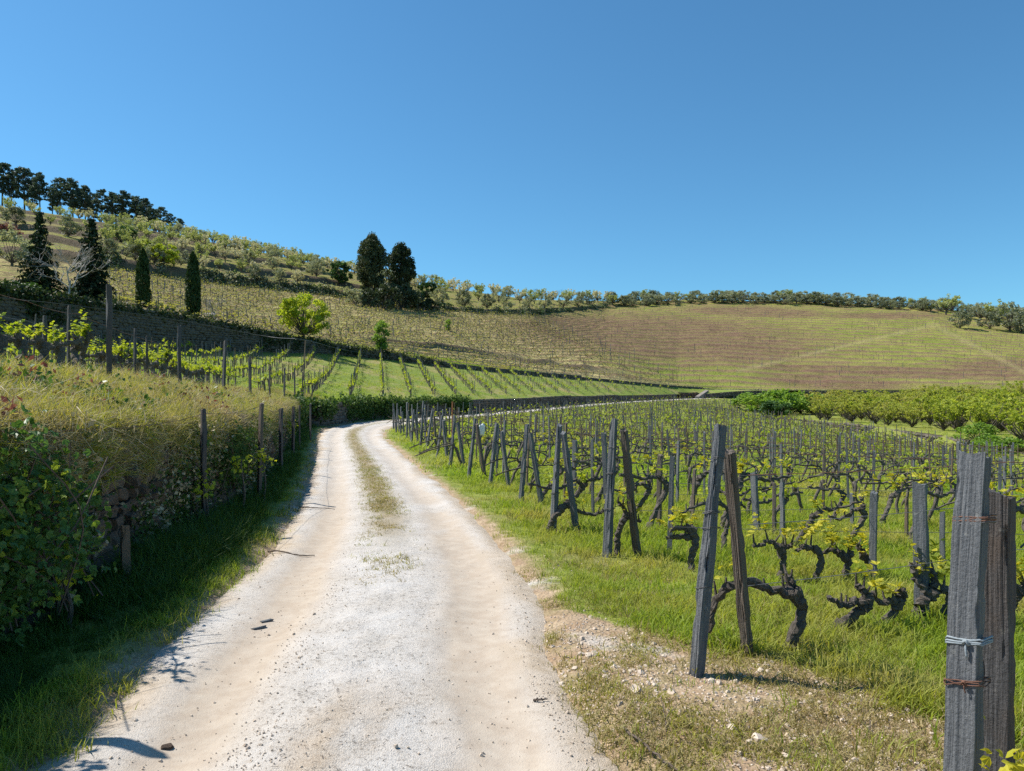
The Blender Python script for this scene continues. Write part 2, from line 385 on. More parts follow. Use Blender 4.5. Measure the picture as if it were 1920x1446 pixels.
def road_lat(P):
    dist, sg, par, hw = poly_near(P, RCd, RHWd); return dist, sg, par, hw
def dirt_mask(x, y, lat=None):
    """bare gravelly corner in front of the first posts"""
    m = sstep(.4, -.3, y - (6.65 - 1.12 * x) + 1.1 * (fbm(x * 1.3, y * 1.3, 5) - .5)) * (x > -1)
    return np.clip(m, 0, 1)
def znear(x, y, detail=True):
    x = np.asarray(x, float); sh = x.shape; x = x.ravel(); y = np.asarray(y, float).ravel(); P = np.stack([x, y], 1)
    dR, sR, _, hw, zR = poly_near(P, RCd, RHWd, zr(RCd[:, 1])); lat = dR - hw; e = np.maximum(lat, 0)
    dL, sL, pL, zL, hL = poly_near(P, LW, LZ, LH)
    dW, sW, _, zW = poly_near(P, W, WZ)
    t = e / (e + dL + 1e-6); z = zR + (zL - zR) * t
    z = np.where(sR > 0, zR, z)
    u = CX + F * x / np.maximum(y, .5)
    beyond = (sL > 0) & ((u > 1382) | (y < 1))
    t2 = (dL / (dL + dW + 1e-6)) ** 2.6; zo = zL + hL + (zW - zL - hL) * t2
    z = np.where(beyond, zo, z); z = np.where(sW > 0, zW - .05, z)
    if detail:
        near = np.exp(-np.maximum(y, 0) / 60)
        nz = (fbm(x * .9, y * .9, 3) - .5) * .10 + (fbm(x * 5, y * 5, 9, 3) - .5) * .035
        k = sstep(-.25, .35, lat)
        z = z + (-.11 + .13 * k) + nz * (.25 + .75 * k) * (.35 + .65 * near)
    return z.reshape(sh)
def zterr(x, y):
    x = np.asarray(x, float); sh = x.shape; x = x.ravel(); y = np.asarray(y, float).ravel(); P = np.stack([x, y], 1)
    dW, sW, _, zW = poly_near(P, W, WZ + WH); dC, sC, _, zC = poly_near(P, C2W, C2Z)
    t = dW / (dW + dC + 1e-6); z = zW + (zC - zW) * t
    z = z + .5 * (1 - np.exp(-dW / 1.3)) * np.exp(-np.maximum(0, y - 16) / 14) * np.clip(dC / 10, 0, 1)
    z = z + (fbm(x * .7, y * .7, 21) - .5) * .14 * np.clip(dW / .6, 0, 1)
    return z.reshape(sh)
BANKS = [(0.0, .012, [(-900, 2.8), (0, 2.3), (400, 2.2), (600, 1.9), (800, 1.2), (900, 1.0), (1000, 1.4), (1120, 1.3), (1150, 0)]),
         (.13, .14, [(-900, 1.5), (500, 1.5), (640, 1.2), (760, .4), (800, 0)]),
         (.26, .27, [(-900, 1.5), (450, 1.5), (600, .8), (700, 0)]),
         (.42, .432, [(-900, 1.5), (300, 1.4), (420, 0)]), (.6, .612, [(-900, 1.4), (260, 1.2), (350, 0)])]
def zhill(u, d):
    """upper slopes: lofted between the curves C2T, C3, C4, C5, then down the far side"""
    u = np.asarray(u, float); d = np.asarray(d, float)
    z2, d2 = zof(C2T, u); z3, d3 = zof(C3, u); z4, d4 = zof(C4, u); z5, d5 = zof(C5, u)
    st3 = .6 * sstep(640, 740, u) * (1 - sstep(1120, 1220, u))
    k = np.stack
    z = np.where(d < d3, z2 + (z3 - z2) * (d - d2) / (d3 - d2), 0)
    f4 = np.clip((d - d3) / (d4 - d3), 0, 1)
    zz = z3 + st3 * sstep(0, .02, f4) * (1 - f4) + (z4 - z3) * f4
    z = np.where((d >= d3) & (d < d4), zz, z)
    f5 = np.clip((d - d4) / (d5 - d4), 0, 1)
    htot = 0; hs = 0
    for a, b, hh in BANKS:
        h = np.interp(u, [q[0] for q in hh], [q[1] for q in hh]); hs = hs + h * sstep(a, b, f5); htot = htot + h
    z = np.where(d >= d4, z4 + hs + (z5 - z4 - htot) * f5 + .9 * np.sin(f5 * math.pi), z)
    over = np.maximum(d - d5, 0)
    z = np.where(d > d5, z5 - np.minimum(over * .05, 4) - np.maximum(over - 30, 0) * .28, z)
    return np.maximum(z, -30)
def rowcoord(u, d):
    z2, d2 = zof(C2T, u); z4, d4 = zof(C4, u)
    return (d - d2) / (d4 - d2)
def hill_at(u, v):
    """distance of the upper slope seen at (u, v)"""
    lo, hi = zof(C2T, u)[1], zof(C5, u)[1]; d = np.linspace(lo, hi, 1500)
    vv = HV - (zhill(np.full_like(d, u), d) - EYE) / d * F
    i = int(np.argmax(vv <= v)) if (vv <= v).any() else len(d) - 1
    return np.array([(u - CX) / F * d[i], d[i], zhill(np.array([u]), np.array([d[i]]))[0]])
def near_at(u, v, f=None, lo=1.5, hi=140):
    y = np.exp(np.linspace(math.log(lo), math.log(hi), 1500)); x = (u - CX) / F * y
    z = (f or (lambda a, b: znear(a, b, False)))(x, y); zz = EYE + (HV - v) / F * y
    i = int(np.argmax(zz <= z)) if (zz <= z).any() else len(y) - 1
    return np.array([x[i], y[i], z[i]])
def on_terrace(x, y):
    P = np.stack([np.ravel(x), np.ravel(y)], 1); dW, sW, *_ = poly_near(P, W); dC, sC, *_ = poly_near(P, C2W)
    return (sW > 0) & (sC < 0), dW, dC

# ------------------------------------------------------------------ ground, track, terrace, slopes
def grid_mesh(name, X, Y, Z, mats, attrs=None, smooth=True):
    n, m = X.shape; V = np.stack([X, Y, Z], -1).reshape(-1, 3)
    i = np.arange(n * m).reshape(n, m)
    Fc = np.stack([i[:-1, :-1], i[:-1, 1:], i[1:, 1:], i[1:, :-1]], -1).reshape(-1, 4)
    me = mesh_of(name, V, Fc, mats, smooth)
    for k, a in (attrs or {}).items():
        at = me.attributes.new(k, 'FLOAT', 'POINT'); at.data.foreach_set("value", np.asarray(a, np.float32).ravel())
    return me
xs = [0.0]
while xs[-1] < 3600: xs.append(xs[-1] + max(.065, .06 * (xs[-1] - 4) if xs[-1] > 4 else .065))
xs = np.array(xs); xs = np.concatenate([-xs[:0:-1], xs])
ys = [1.2]
while ys[-1] < 3600: ys.append(ys[-1] + (.06 if ys[-1] < 7 else .011 * ys[-1] if ys[-1] < 170 else .15 * ys[-1]))
ys = np.concatenate([[-300, -100, -40, -20, -10, -6, -4, -3, -2, -1.5, -1, -.6, -.3, 0, .3, .6, .9], ys])
X, Y = np.meshgrid(xs, ys); Z = np.zeros_like(X)
inn = (abs(X) < 190) & (Y < 190) & (Y > -60)
Z[inn] = znear(X[inn], Y[inn]); Z[~inn] = np.where(Y[~inn] > 150, -12, -2.5)
dm = np.zeros_like(X); k = (abs(X) < 9) & (Y < 12); dm[k] = dirt_mask(X[k], Y[k])
latm = np.full_like(X, 9.0); k = (abs(X) < 60) & (Y < 160) & (Y > -12); dd, sg, _, hw = road_lat(np.stack([X[k], Y[k]], 1)); latm[k] = dd - hw
edge = np.clip(1 - latm / .7, 0, 1)

m, nt_, out = new_mat("ground_soil_and_turf"); N = NT(nt_); p = N.pos()
n1 = N.noise(p, .35, 5, .6); n2 = N.noise(p, 5, 4, .6); n3 = N.noise(p, 28, 4, .7)
turf = N.mix(N.ramp(n2, .35, .65), (.14, .175, .024), (.25, .27, .05))
turf = N.mix(N.ramp(n1, .5, .68), turf, (.20, .175, .065))
soil = N.mix(N.ramp(n2, .35, .65), (.30, .205, .125), (.42, .32, .21)); soil = N.mix(N.ramp(n3, .5, .7), soil, (.20, .13, .075))
soil = N.mix(N.ramp(N.noise(p, 1.1, 4), .58, .68), soil, (.47, .43, .38))
soil = N.mix(N.math('MULTIPLY', N.ramp(N.noise(p, 2.6, 4), .5, .62), .55), soil, (.20, .17, .06))
dsel = N.ramp(N.math('ADD', N.math('MAXIMUM', N.attr("dirt"), N.math('MULTIPLY', N.attr("edge"), .8)), N.math('MULTIPLY', N.math('SUBTRACT', n2, .5), .5)), .35, .6)
col = N.mix(dsel, turf, soil)
st = N.voro(p, 34)
N.bsdf(out, col, .95, N.bump(N.math('ADD', N.math('MULTIPLY', st, .8), n3), .8, .02))
M['ground'] = m
ground = put("ground", grid_mesh("ground", X, Y, Z, [m], {"dirt": dm, "edge": edge})); tag(ground, kind='structure')

# the track
tt = np.linspace(-1.55, 1.55, 76); rows = []
d = 0.0; mx = RS[-1]; yy = np.interp(RS, RS, RC[:, 1])
while d < mx:
    rows.append(d); y_ = np.interp(d, RS, RC[:, 1]); d += .055 if 1.5 < y_ < 9 else (.4 if y_ < 1.5 else max(.055, .008 * y_))
rows = np.array(rows); ix = np.interp(rows, RS, np.arange(len(RS)))
L2 = np.stack([np.interp(ix, np.arange(len(RL)), RL[:, k]) for k in (0, 1)], 1); R2 = np.stack([np.interp(ix, np.arange(len(RR)), RR[:, k]) for k in (0, 1)], 1)
C2_ = (L2 + R2) / 2; Hf = (R2 - L2) / 2
RX = C2_[:, None, 0] + Hf[:, None, 0] * tt; RY = C2_[:, None, 1] + Hf[:, None, 1] * tt; T2 = np.broadcast_to(tt, RX.shape)
wob = .10 * (fbm(RX * .6, RY * .35, 31) - .5)
tw = T2 + wob
band = lambda c, wd: np.exp(-((tw - c) / wd) ** 2)
nzc = fbm(RX * 2.2, RY * 1.2, 33); nzf = fbm(RX * 9, RY * 9, 35, 4); nzm = fbm(RX * .8, RY * .5, 37)
cr_ = 0
tan_ = np.clip(band(-.60, .21) * 1.25 + band(.66, .23) * 1.3 * sstep(.30, .5, nzm + .14) , 0, 1)
tan_ = np.clip(tan_ * (.8 + .55 * nzc), 0, 1) * (1 - .45 * sstep(9, 20, RY))
orange = band(-.02, .32) * sstep(4.9, 3.7, RY + 1.2 * (nzm - .5)) * sstep(.35, .55, nzc)
grs = band(.04, .22) * sstep(7.5, 11, RY) * sstep(.22, .46, nzc * .6 + nzm * .4 + .06) * (1 - .5 * sstep(38, 48, RY))
rough_ = np.clip(band(.02, .42), 0, 1)
prof = -.05 * band(-.60, .2) - .045 * band(.66, .2) + .02 * band(.03, .3) - .15 * sstep(.86, 1.5, abs(T2) + .3 * (nzm - .5) + .25 * (nzc - .5))
prof = prof + (nzf - .5) * (.014 + .03 * rough_) + (nzc - .5) * .03
rim = sstep(.84, 1.06, abs(T2) + .3 * (nzm - .5) + .35 * (nzc - .5))
RZ = zr(RY) + .005 + prof * (1 if True else 0)
m, nt_, out = new_mat("track_gravel"); N = NT(nt_); p = N.pos()
f1 = N.noise(p, 130, 3, .7); f2 = N.noise(p, 9, 5, .65); f3 = N.noise(p, 1.6, 4, .6); vs = N.voro(p, 120); vc = N.voro(p, 120, 'Color')
sep = N.n("ShaderNodeSeparateColor"); N.l(vc, sep.inputs[0])
white = N.mix(N.ramp(f3, .35, .65), (.585, .56, .53), (.51, .475, .43))
white = N.mix(N.math('MULTIPLY', N.ramp(sep.outputs[0], .55, 1), .45), white, (.36, .32, .28))
white = N.mix(N.math('MULTIPLY', N.ramp(f2, .56, .70), .45), white, (.42, .37, .31))
pit_shade = N.math('MULTIPLY', N.ramp(N.noise(p, 26, 5, .8), .53, .61), N.ramp(f3, .36, .55)); white = N.mix(N.math('MULTIPLY', pit_shade, .75), white, (.20, .175, .15))  # dark specks paint the small shadows of the gravel's bumps
tanc = N.mix(N.ramp(f2, .35, .65), (.45, .385, .31), (.385, .315, .245))
col = N.mix(N.attr("tan"), white, tanc)
org = N.mix(N.ramp(sep.outputs[1], .2, .9), (.46, .38, .29), (.33, .25, .17)); col = N.mix(N.math('MULTIPLY', N.attr("orange"), .85), col, org)
grc = N.mix(N.ramp(f1, .35, .6), (.17, .125, .06), (.34, .27, .15)); col = N.mix(N.math('MULTIPLY', N.attr("grassy"), .85), col, grc)
col = N.mix(N.math('MULTIPLY', N.attr("rim"), .8), col, N.mix(N.ramp(f2, .35, .65), (.38, .29, .19), (.52, .43, .33)))
h = N.math('ADD', N.math('MULTIPLY', vs, -.4), N.math('ADD', N.math('MULTIPLY', f1, .8), N.math('MULTIPLY', N.noise(p, 26, 5, .8), 1.6)))
hs = N.math('MULTIPLY', h, N.math('SUBTRACT', 1.0, N.math('MULTIPLY', N.attr("tan"), .75)))
N.bsdf(out, col, .95, N.bump(hs, .8, .011), .2)
track = put("dirt_track", grid_mesh("dirt_track", RX, RY, RZ, [m], {"tan": tan_, "orange": orange, "grassy": grs, "rim": rim})); tag(track, kind='structure')

from mathutils.kdtree import KDTree
_kd = KDTree(RX.size)
for _i, (_x, _y) in enumerate(zip(RX.ravel(), RY.ravel())): _kd.insert((_x, _y, 0), _i)
_kd.balance(); _rz = RZ.ravel()
def zroad(x, y): return np.array([_rz[_kd.find((a, b, 0))[1]] for a, b in zip(np.ravel(x), np.ravel(y))])

# upper-left terrace between the wall and the upper bank
n_s, n_t = 420, 90
wi = np.linspace(0, 1, n_s)
wpar = WS / WS[np.argmin(abs(WU - 1270) + 1e3 * (WY < 100))]; wpar = wpar / wpar.max()
# partner points on the upper bank, matched at a few places
kW = [WS[np.argmin(abs(W - np.array(q)).sum(1))] for q in ((-3.3, -10), (-4.5, 11), (-6.2, 19), (-10.1, 34.5), (-12, 42.5))] + [WS[np.argmin(np.where(WY > 45, abs(WU - q), 1e9))] for q in (638, 735, 870, 1000, 1270, 1660, 3100)]
CS = np.concatenate([[0], np.cumsum(np.linalg.norm(np.diff(C2W, axis=0), axis=1))])
CU = CX + F * C2W[:, 0] / np.maximum(C2W[:, 1], 1)
def cs_u(u): return np.interp(u, CU[2:], CS[2:])
kC = [0, cs_u(100), cs_u(300), cs_u(480), cs_u(580), cs_u(680), cs_u(770), cs_u(900), cs_u(1030), cs_u(1290), cs_u(1670), cs_u(3100)]
sw = np.linspace(0, kW[-1] - .01, n_s); sc_ = np.interp(sw, kW, kC)
Wx = np.stack([np.interp(sw, WS, W[:, k]) for k in (0, 1)], 1); Cx = np.stack([np.interp(sc_, CS, C2W[:, k]) for k in (0, 1)], 1)
# step a hair inside the wall top
tg = np.gradient(Wx, axis=0); tg /= np.linalg.norm(tg, axis=1)[:, None]; nl = np.stack([-tg[:, 1], tg[:, 0]], 1)
tl = np.concatenate([[0], np.geomspace(.004, 1, n_t - 1)])
TX = (Wx[:, None, 0] + .06 * nl[:, None, 0]) * (1 - tl) + Cx[:, None, 0] * tl; TY = (Wx[:, None, 1] + .06 * nl[:, None, 1]) * (1 - tl) + Cx[:, None, 1] * tl
TZ = zterr(TX, TY)
m, nt_, out = new_mat("terrace_turf"); N = NT(nt_); p = N.pos()
n1 = N.noise(p, .22, 5, .6); n2 = N.noise(p, 3, 4, .6); n3 = N.noise(p, 14, 4, .7)
turf = N.mix(N.ramp(n2, .35, .65), (.13, .185, .024), (.21, .26, .042)); turf = N.mix(N.ramp(n1, .48, .66), turf, (.30, .25, .10))
N.bsdf(out, turf, .95, N.bump(n3, .8, .08))
terrace = put("terrace_ground", grid_mesh("terrace_ground", TX, TY, TZ, [m])); tag(terrace, kind='structure')

# the slopes behind
hu = np.concatenate([np.arange(-900, -100, 40), np.arange(-100, 2100, 5.0), np.arange(2100, 3201, 50)])
def dsamples():
    a = [];
    a += [('23', f) for f in np.linspace(0, 1, 60)[:-1]]; a += [('34', f) for f in np.concatenate([[0, .006, .012, .02, .03], np.linspace(.04, 1, 150)[:-1]])]
    fs = set(np.linspace(0, 1, 70).tolist())
    for b0, b1, _ in BANKS: fs |= {b0 + .0005, (b0 + b1) / 2, b1, b1 + .004}
    a += [('45', f) for f in sorted(fs)]; a += [('6', f) for f in (8, 20, 35, 60, 110, 200, 400, 900, 2500)]
    return a
DS = dsamples()
d2, d3, d4, d5 = (zof(t_, hu)[1] for t_ in (C2T, C3, C4, C5))
HD = np.stack([{'23': lambda f: d2 + (d3 - d2) * f, '34': lambda f: d3 + (d4 - d3) * f, '45': lambda f: d4 + (d5 - d4) * f, '6': lambda f: d5 + f}[k_](f) for k_, f in DS], 0)
HU = np.broadcast_to(hu, HD.shape)
HZ = zhill(HU, HD); rc = rowcoord(HU, HD)
NROW = 27
HX = (HU - CX) / F * HD
field = (rc > 0) & (rc < 1)
HZ = HZ + np.where(field & (HD < d5), .4 * (sstep(.1, .35, (rc * NROW) % 1) - ((rc * NROW) % 1)), 0) + (fbm(HX * .25, HD * .25, 41) - .5) * .9 * np.clip((HD - d2) / 6, 0, 1) * (HD < d5 + 1)
HV_ = HV - (HZ - EYE) / HD * F
def blob(u0, v0, su, sv, tilt=0.0): return np.exp(-(((HU - u0) / su) ** 2 + ((HV_ - v0 - tilt * (HU - u0)) / sv) ** 2) ** 2)
nzb = fbm(HX * .06, HD * .06, 43); nzs = fbm(HX * .3, HD * .3, 45)
brown = np.maximum.reduce([blob(1265, 636, 300, 46, .06), blob(1080, 612, 130, 20, .03), blob(1690, 697, 300, 11, .03), blob(1560, 716, 140, 16, .06), blob(1890, 690, 120, 18), blob(1660, 592, 120, 6), blob(1420, 585, 140, 10, .03)])
brown = np.clip(brown * (.9 + .7 * nzb) + (nzs - .5) * .5 * brown, 0, 1) * field
tanf = sstep(1010, 940, HU - (HV_ - 590) * 1.9) * field                 # the dry yellow-brown slope on the left
tanf = np.clip(tanf * (.65 + .6 * (nzb - .3)), 0, 1)
path = np.exp(-((HV_ - (692 - (HU - 1400) * .235)) / 3.2) ** 2) * (HU > 1380) * (HU < 1760) + np.exp(-((HU - (1755 + (HV_ - 612) * 1.95)) / 9) ** 2) * (HV_ > 606) * (HV_ < 705) + np.exp(-((HU - (985 + (HV_ - 590) * 2.2)) / 7) ** 2) * (HV_ < 722) * .6
path = np.maximum(np.clip(path, 0, 1) * field, np.clip(1.4 * np.exp(-((HU - 1238) / 38) ** 2 - ((HV_ - 722) / 8) ** 2), 0, 1))
bnk = np.zeros_like(HU); f5_ = (HD - d4) / (d5 - d4)
for a, b, hh in BANKS: bnk = np.maximum(bnk, ((f5_ > a - .002) & (f5_ < b + .0005)) * np.clip(np.interp(HU, [q[0] for q in hh], [q[1] for q in hh]), 0, 1))
f4_ = (HD - d3) / (d4 - d3); bnk = np.maximum(bnk, ((f4_ > -.001) & (f4_ < .021)) * sstep(640, 740, HU) * (1 - sstep(1120, 1220, HU)) * .8)
m, nt_, out = new_mat("slope_soil_and_grass"); N = NT(nt_); p = N.pos()
n1 = N.noise(p, .07, 5, .6); n2 = N.noise(p, .8, 5, .65); n3 = N.noise(p, 3.5, 4, .7)
rowf = N.math('FRACT', N.math('MULTIPLY', N.attr("row"), float(NROW)))
strip = N.ramp(N.math('ABSOLUTE', N.math('SUBTRACT', N.math('ADD', rowf, N.math('MULTIPLY', N.math('SUBTRACT', n2, .5), .3)), .5)), .14, .32)
green = N.mix(N.ramp(n1, .4, .62), (.18, .23, .03), (.27, .265, .065)); green = N.mix(N.ramp(n3, .45, .7), green, (.31, .28, .09))
soilc = N.mix(N.ramp(n2, .35, .65), (.225, .142, .092), (.15, .09, .058))
dry = N.mix(N.ramp(n3, .35, .65), (.60, .50, .23), (.42, .32, .16)); dry = N.mix(N.ramp(n1, .45, .65), dry, (.30, .285, .085))
col = N.mix(N.attr("dry"), green, dry)
col = N.mix(N.math('MULTIPLY', N.math('SUBTRACT', 1.0, strip), .9), col, N.mix(N.attr("dry"), (.23, .16, .09), (.24, .16, .09)))
col = N.mix(N.math('MULTIPLY', N.attr("brown"), N.math('ADD', N.math('MULTIPLY', N.math('SUBTRACT', 1.0, strip), .3), .70)), col, soilc)
col = N.mix(N.math('MULTIPLY', N.attr("path"), .5), col, (.34, .29, .13))
col = N.mix(N.math('MULTIPLY', N.attr("bank"), .85), col, N.mix(N.ramp(n3, .4, .6), (.10, .075, .05), (.18, .14, .10)))
N.bsdf(out, col, 1, N.bump(N.math('ADD', n3, n2), .9, .35), .1)
hill = put("hillside", grid_mesh("hillside", HX, HD, HZ, [m], {"row": rc, "brown": brown, "dry": tanf, "path": path, "bank": bnk}, smooth=False)); tag(hill, kind='structure')

# ------------------------------------------------------------------ stone walls
def rock_mesh(name, seed, mats):
    r_ = np.random.default_rng(seed); g = np.array([-1, 0, 1.0]); V = {}; pts = []
    def vid(p):
        p = tuple(p)
        if p not in V: V[p] = len(pts); pts.append(p)
        return V[p]
    Fc = []
    for ax in range(3):
        for s in (-1, 1):
            b, c = [(1, 2), (2, 0), (0, 1)][ax]
            for i in range(2):
                for j in range(2):
                    q = []
                    for (a_, b_) in ((i, j), (i + 1, j), (i + 1, j + 1), (i, j + 1)):
                        p = [0, 0, 0]; p[ax] = s; p[b] = g[a_]; p[c] = g[b_]; q.append(vid(p))
                    Fc.append(tuple(q if s > 0 else q[::-1]))
    P = np.array(pts, float); n = np.linalg.norm(P, axis=1)[:, None]
    P = P * .45 + P / n * .62; P += r_.normal(0, .12, P.shape)
    P *= .5
    return mesh_of(name, P, Fc, mats, False)
ROCKS = [rock_mesh("stone", 100 + i, [M['stone']]) for i in range(7)]
ROCKV = [np.array([v.co for v in me.vertices]) for me in ROCKS]; ROCKF = [[tuple(p.vertices) for p in me.polygons] for me in ROCKS]
BOXF = np.array([(0, 1, 3, 2), (4, 6, 7, 5), (0, 4, 5, 1), (2, 3, 7, 6), (0, 2, 6, 4), (1, 5, 7, 3)])
BOXV = np.array([(x, y, z) for x in (-.5, .5) for y in (-.5, .5) for z in (-.5, .5)])

def lay_stones(P, zf, H, Lw, Hw, rnd):
    """courses of stones along the polyline P: centre, tangent angle, size"""
    s = np.concatenate([[0], np.cumsum(np.linalg.norm(np.diff(P, axis=0), axis=1))]); out = []
    z0 = -.1
    while z0 < H.max():
        hh = Hw * rnd.uniform(.7, 1.4); t = rnd.uniform(0, Lw)
        while t < s[-1]:
            l_ = Lw * rnd.uniform(.5, 1.7); tc = min(t + l_ / 2, s[-1] - 1e-3)
            if z0 + hh * .5 < np.interp(tc, s, H):
                x = np.interp(tc, s, P[:, 0]); y = np.interp(tc, s, P[:, 1]); k = min(np.searchsorted(s, tc), len(P) - 1)
                dx, dy = P[k] - P[k - 1]
                out.append((x, y, np.interp(tc, s, zf) + z0 + hh / 2, math.atan2(dy, dx), l_, hh * rnd.uniform(.8, 1.1), (z0 + hh / 2) / H.max()))
            t += l_
        z0 += hh * .93
    return out
def ribbon(P, zf, H, lean=.12, rows=6, amp=.08, off=0.0, extra=.25):
    """earth face behind the stones; the outside lies on the right of P"""
    tg = np.gradient(P, axis=0); tg /= np.linalg.norm(tg, axis=1)[:, None]; nl = np.stack([-tg[:, 1], tg[:, 0]], 1)
    hh = np.linspace(-extra, 1, rows); V = []
    s = np.concatenate([[0], np.cumsum(np.linalg.norm(np.diff(P, axis=0), axis=1))])
    for h in hh:
        a = (fbm(s * 1.7, np.full_like(s, h * 3), 51) - .5) * amp * 2
        q = P + nl * (off + lean * max(h, 0) + a)[:, None] if np.ndim(off) else P + nl * (off + lean * max(h, 0) + a[:, None])
        V.append(np.column_stack([q, zf + H * h]))
    V.append(np.column_stack([P + nl * (lean + .7), zf + H - .10]))
    V = np.array(V); n, m = V.shape[:2]; i = np.arange(n * m).reshape(n, m)
    return V.reshape(-1, 3), np.stack([i[:-1, :-1], i[:-1, 1:], i[1:, 1:], i[1:, :-1]], -1).reshape(-1, 4)
def stones_mesh(name, st, depth, mats, rnd, off=.05, jit=.12):
    V = []; Fs = []
    for k, (x, y, z, a, l_, h, hf) in enumerate(st):
        b = BOXV + rnd.normal(0, jit, (8, 3)); b = b * (l_ * .96, depth, h * .96)
        ca, sa = math.cos(a), math.sin(a); o_ = off * rnd.uniform(-.6, 1.4)
        V.append(np.stack([x + b[:, 0] * ca - (b[:, 1] - o_) * sa, y + b[:, 0] * sa + (b[:, 1] - o_) * ca, z + b[:, 2]], 1)); Fs.append(BOXF + 8 * k)
    return mesh_of(name, np.concatenate(V), np.concatenate(Fs), mats)
def resample(P, n, *vals):
    s = np.concatenate([[0], np.cumsum(np.linalg.norm(np.diff(P, axis=0), axis=1))]); t = np.linspace(0, s[-1], n)
    return [np.stack([np.interp(t, s, P[:, k]) for k in (0, 1)], 1)] + [np.interp(t, s, v) for v in vals]
def wall(label, P, zf, H, Lw, Hw, depth, mat, seed, n=160, lean=.1, single=0):
    rnd = np.random.default_rng(seed); P, zf, H = resample(P, n, zf, H)
    e = put("stone_wall", None, None, (P[0][0], P[0][1], zf[0])); tag(e, label, "wall"); base = Vector((P[0][0], P[0][1], zf[0]))
    V, Fc = ribbon(P, zf, H, lean); o = put("earth_core", mesh_of("earth_core", V - np.array(base), Fc, [M['earth' if mat is M['stone'] else 'earth_dark']], True), e)
    st = lay_stones(P, zf, H, Lw, Hw, rnd)
    if single:
        st.sort(key=lambda q: q[0] ** 2 + q[1] ** 2 + (30 if q[1] < 3.4 else 0) ** 2); near, st = st[:single], st[single:]
        for (x, y, z, a, l_, h, hf) in near:
            o_ = rnd.uniform(-.03, .07); la = lean * hf
            q = put("stone", ROCKS[rnd.integers(7)], e, (x + (o_ - la) * math.sin(a) - base.x, y - (o_ - la) * math.cos(a) - base.y, z - base.z), (rnd.normal(0, .12), rnd.normal(0, .12), a + rnd.normal(0, .12)), (l_ * 1.02, depth * rnd.uniform(.8, 1.2), h * 1.05))
    if st:
        o = put("stones", stones_mesh("stones", [(s_[0] - base.x, s_[1] - base.y, s_[2] - base.z) + tuple(s_[3:]) for s_ in st], depth, [mat], rnd, off=-.05), e); o['kind'] = 'stuff'
    return e
k1 = (WY < 43); k2 = (WY >= 42.4) & (WU < 1272); k3 = (WU > 1308) & (WU < 1490) & (WY > 140); k4 = (WU > 1490) & (WU < 2100) & (WY > 140)
wall("earthy dry stone retaining wall in shade on the left of the track", W[k1], WZ[k1], WH[k1], .30, .17, .2, M['stone'], 1, 160, .1, 290)
wall("long dark dry stone wall round the bend behind the track", W[k2], WZ[k2], WH[k2], .42, .22, .3, M['stone_dark'], 2, 160)
wall("low dark wall at the foot of the brown hill, beside the ramp", W[k3], WZ[k3], WH[k3], .5, .2, .3, M['stone_dark'], 3, 60)
wall("thin low wall along the foot of the far hill behind the orchard", W[k4], WZ[k4] , WH[k4] * .9, .5, .2, .3, M['stone_dark'], 4, 80)
k5 = (WU > 1272) & (WU < 1312) & (WY > 138)
wall("short reddish stone wall where the track ends, left of the pale ramp", W[k5], WZ[k5], WH[k5] * 1.5, .5, .24, .3, M['stone'], 7, 40)
_p = [P3(1303, 744, 144.0), P3(1311, 743.5, 144.0), P3(1329, 731.5, 148.0), P3(1322, 731.5, 148.0)]; _b = _p[0]
_v = np.array([q - _b for q in _p] + [q - _b + (0, .15, -1.6) for q in _p])
_e = put("stone_ramp", mesh_of("stone_ramp", _v, [(0, 1, 2, 3), (7, 6, 5, 4), (0, 4, 5, 1), (1, 5, 6, 2), (2, 6, 7, 3), (3, 7, 4, 0)], [M['stone_grey']]), None, tuple(_b)); tag(_e, "pale ramp climbing beside the low wall at the track's far end", "ramp")
uu = np.arange(-250, 1560, 15.0); zf_, df_ = zof(C2F, uu); zt_, dt_ = zof(C2T, uu)
wall("tall shaded stone bank along the top of the upper vine terrace", np.stack([(uu - CX) / F * df_, df_], 1), zf_ - .1, np.maximum(zt_ - zf_ + .12, .2), .5, .26, .35, M['stone_dark'], 5, 260, .5)
LWr, LZr, LHr = LW[::-1][6:], LZ[::-1][6:], LH[::-1][6:]
wall("low grey stone wall between the lower vines and the green orchard", LW[:32], LZ[:32], LH[:32], .42, .2, .3, M['stone_dark'], 6, 120)

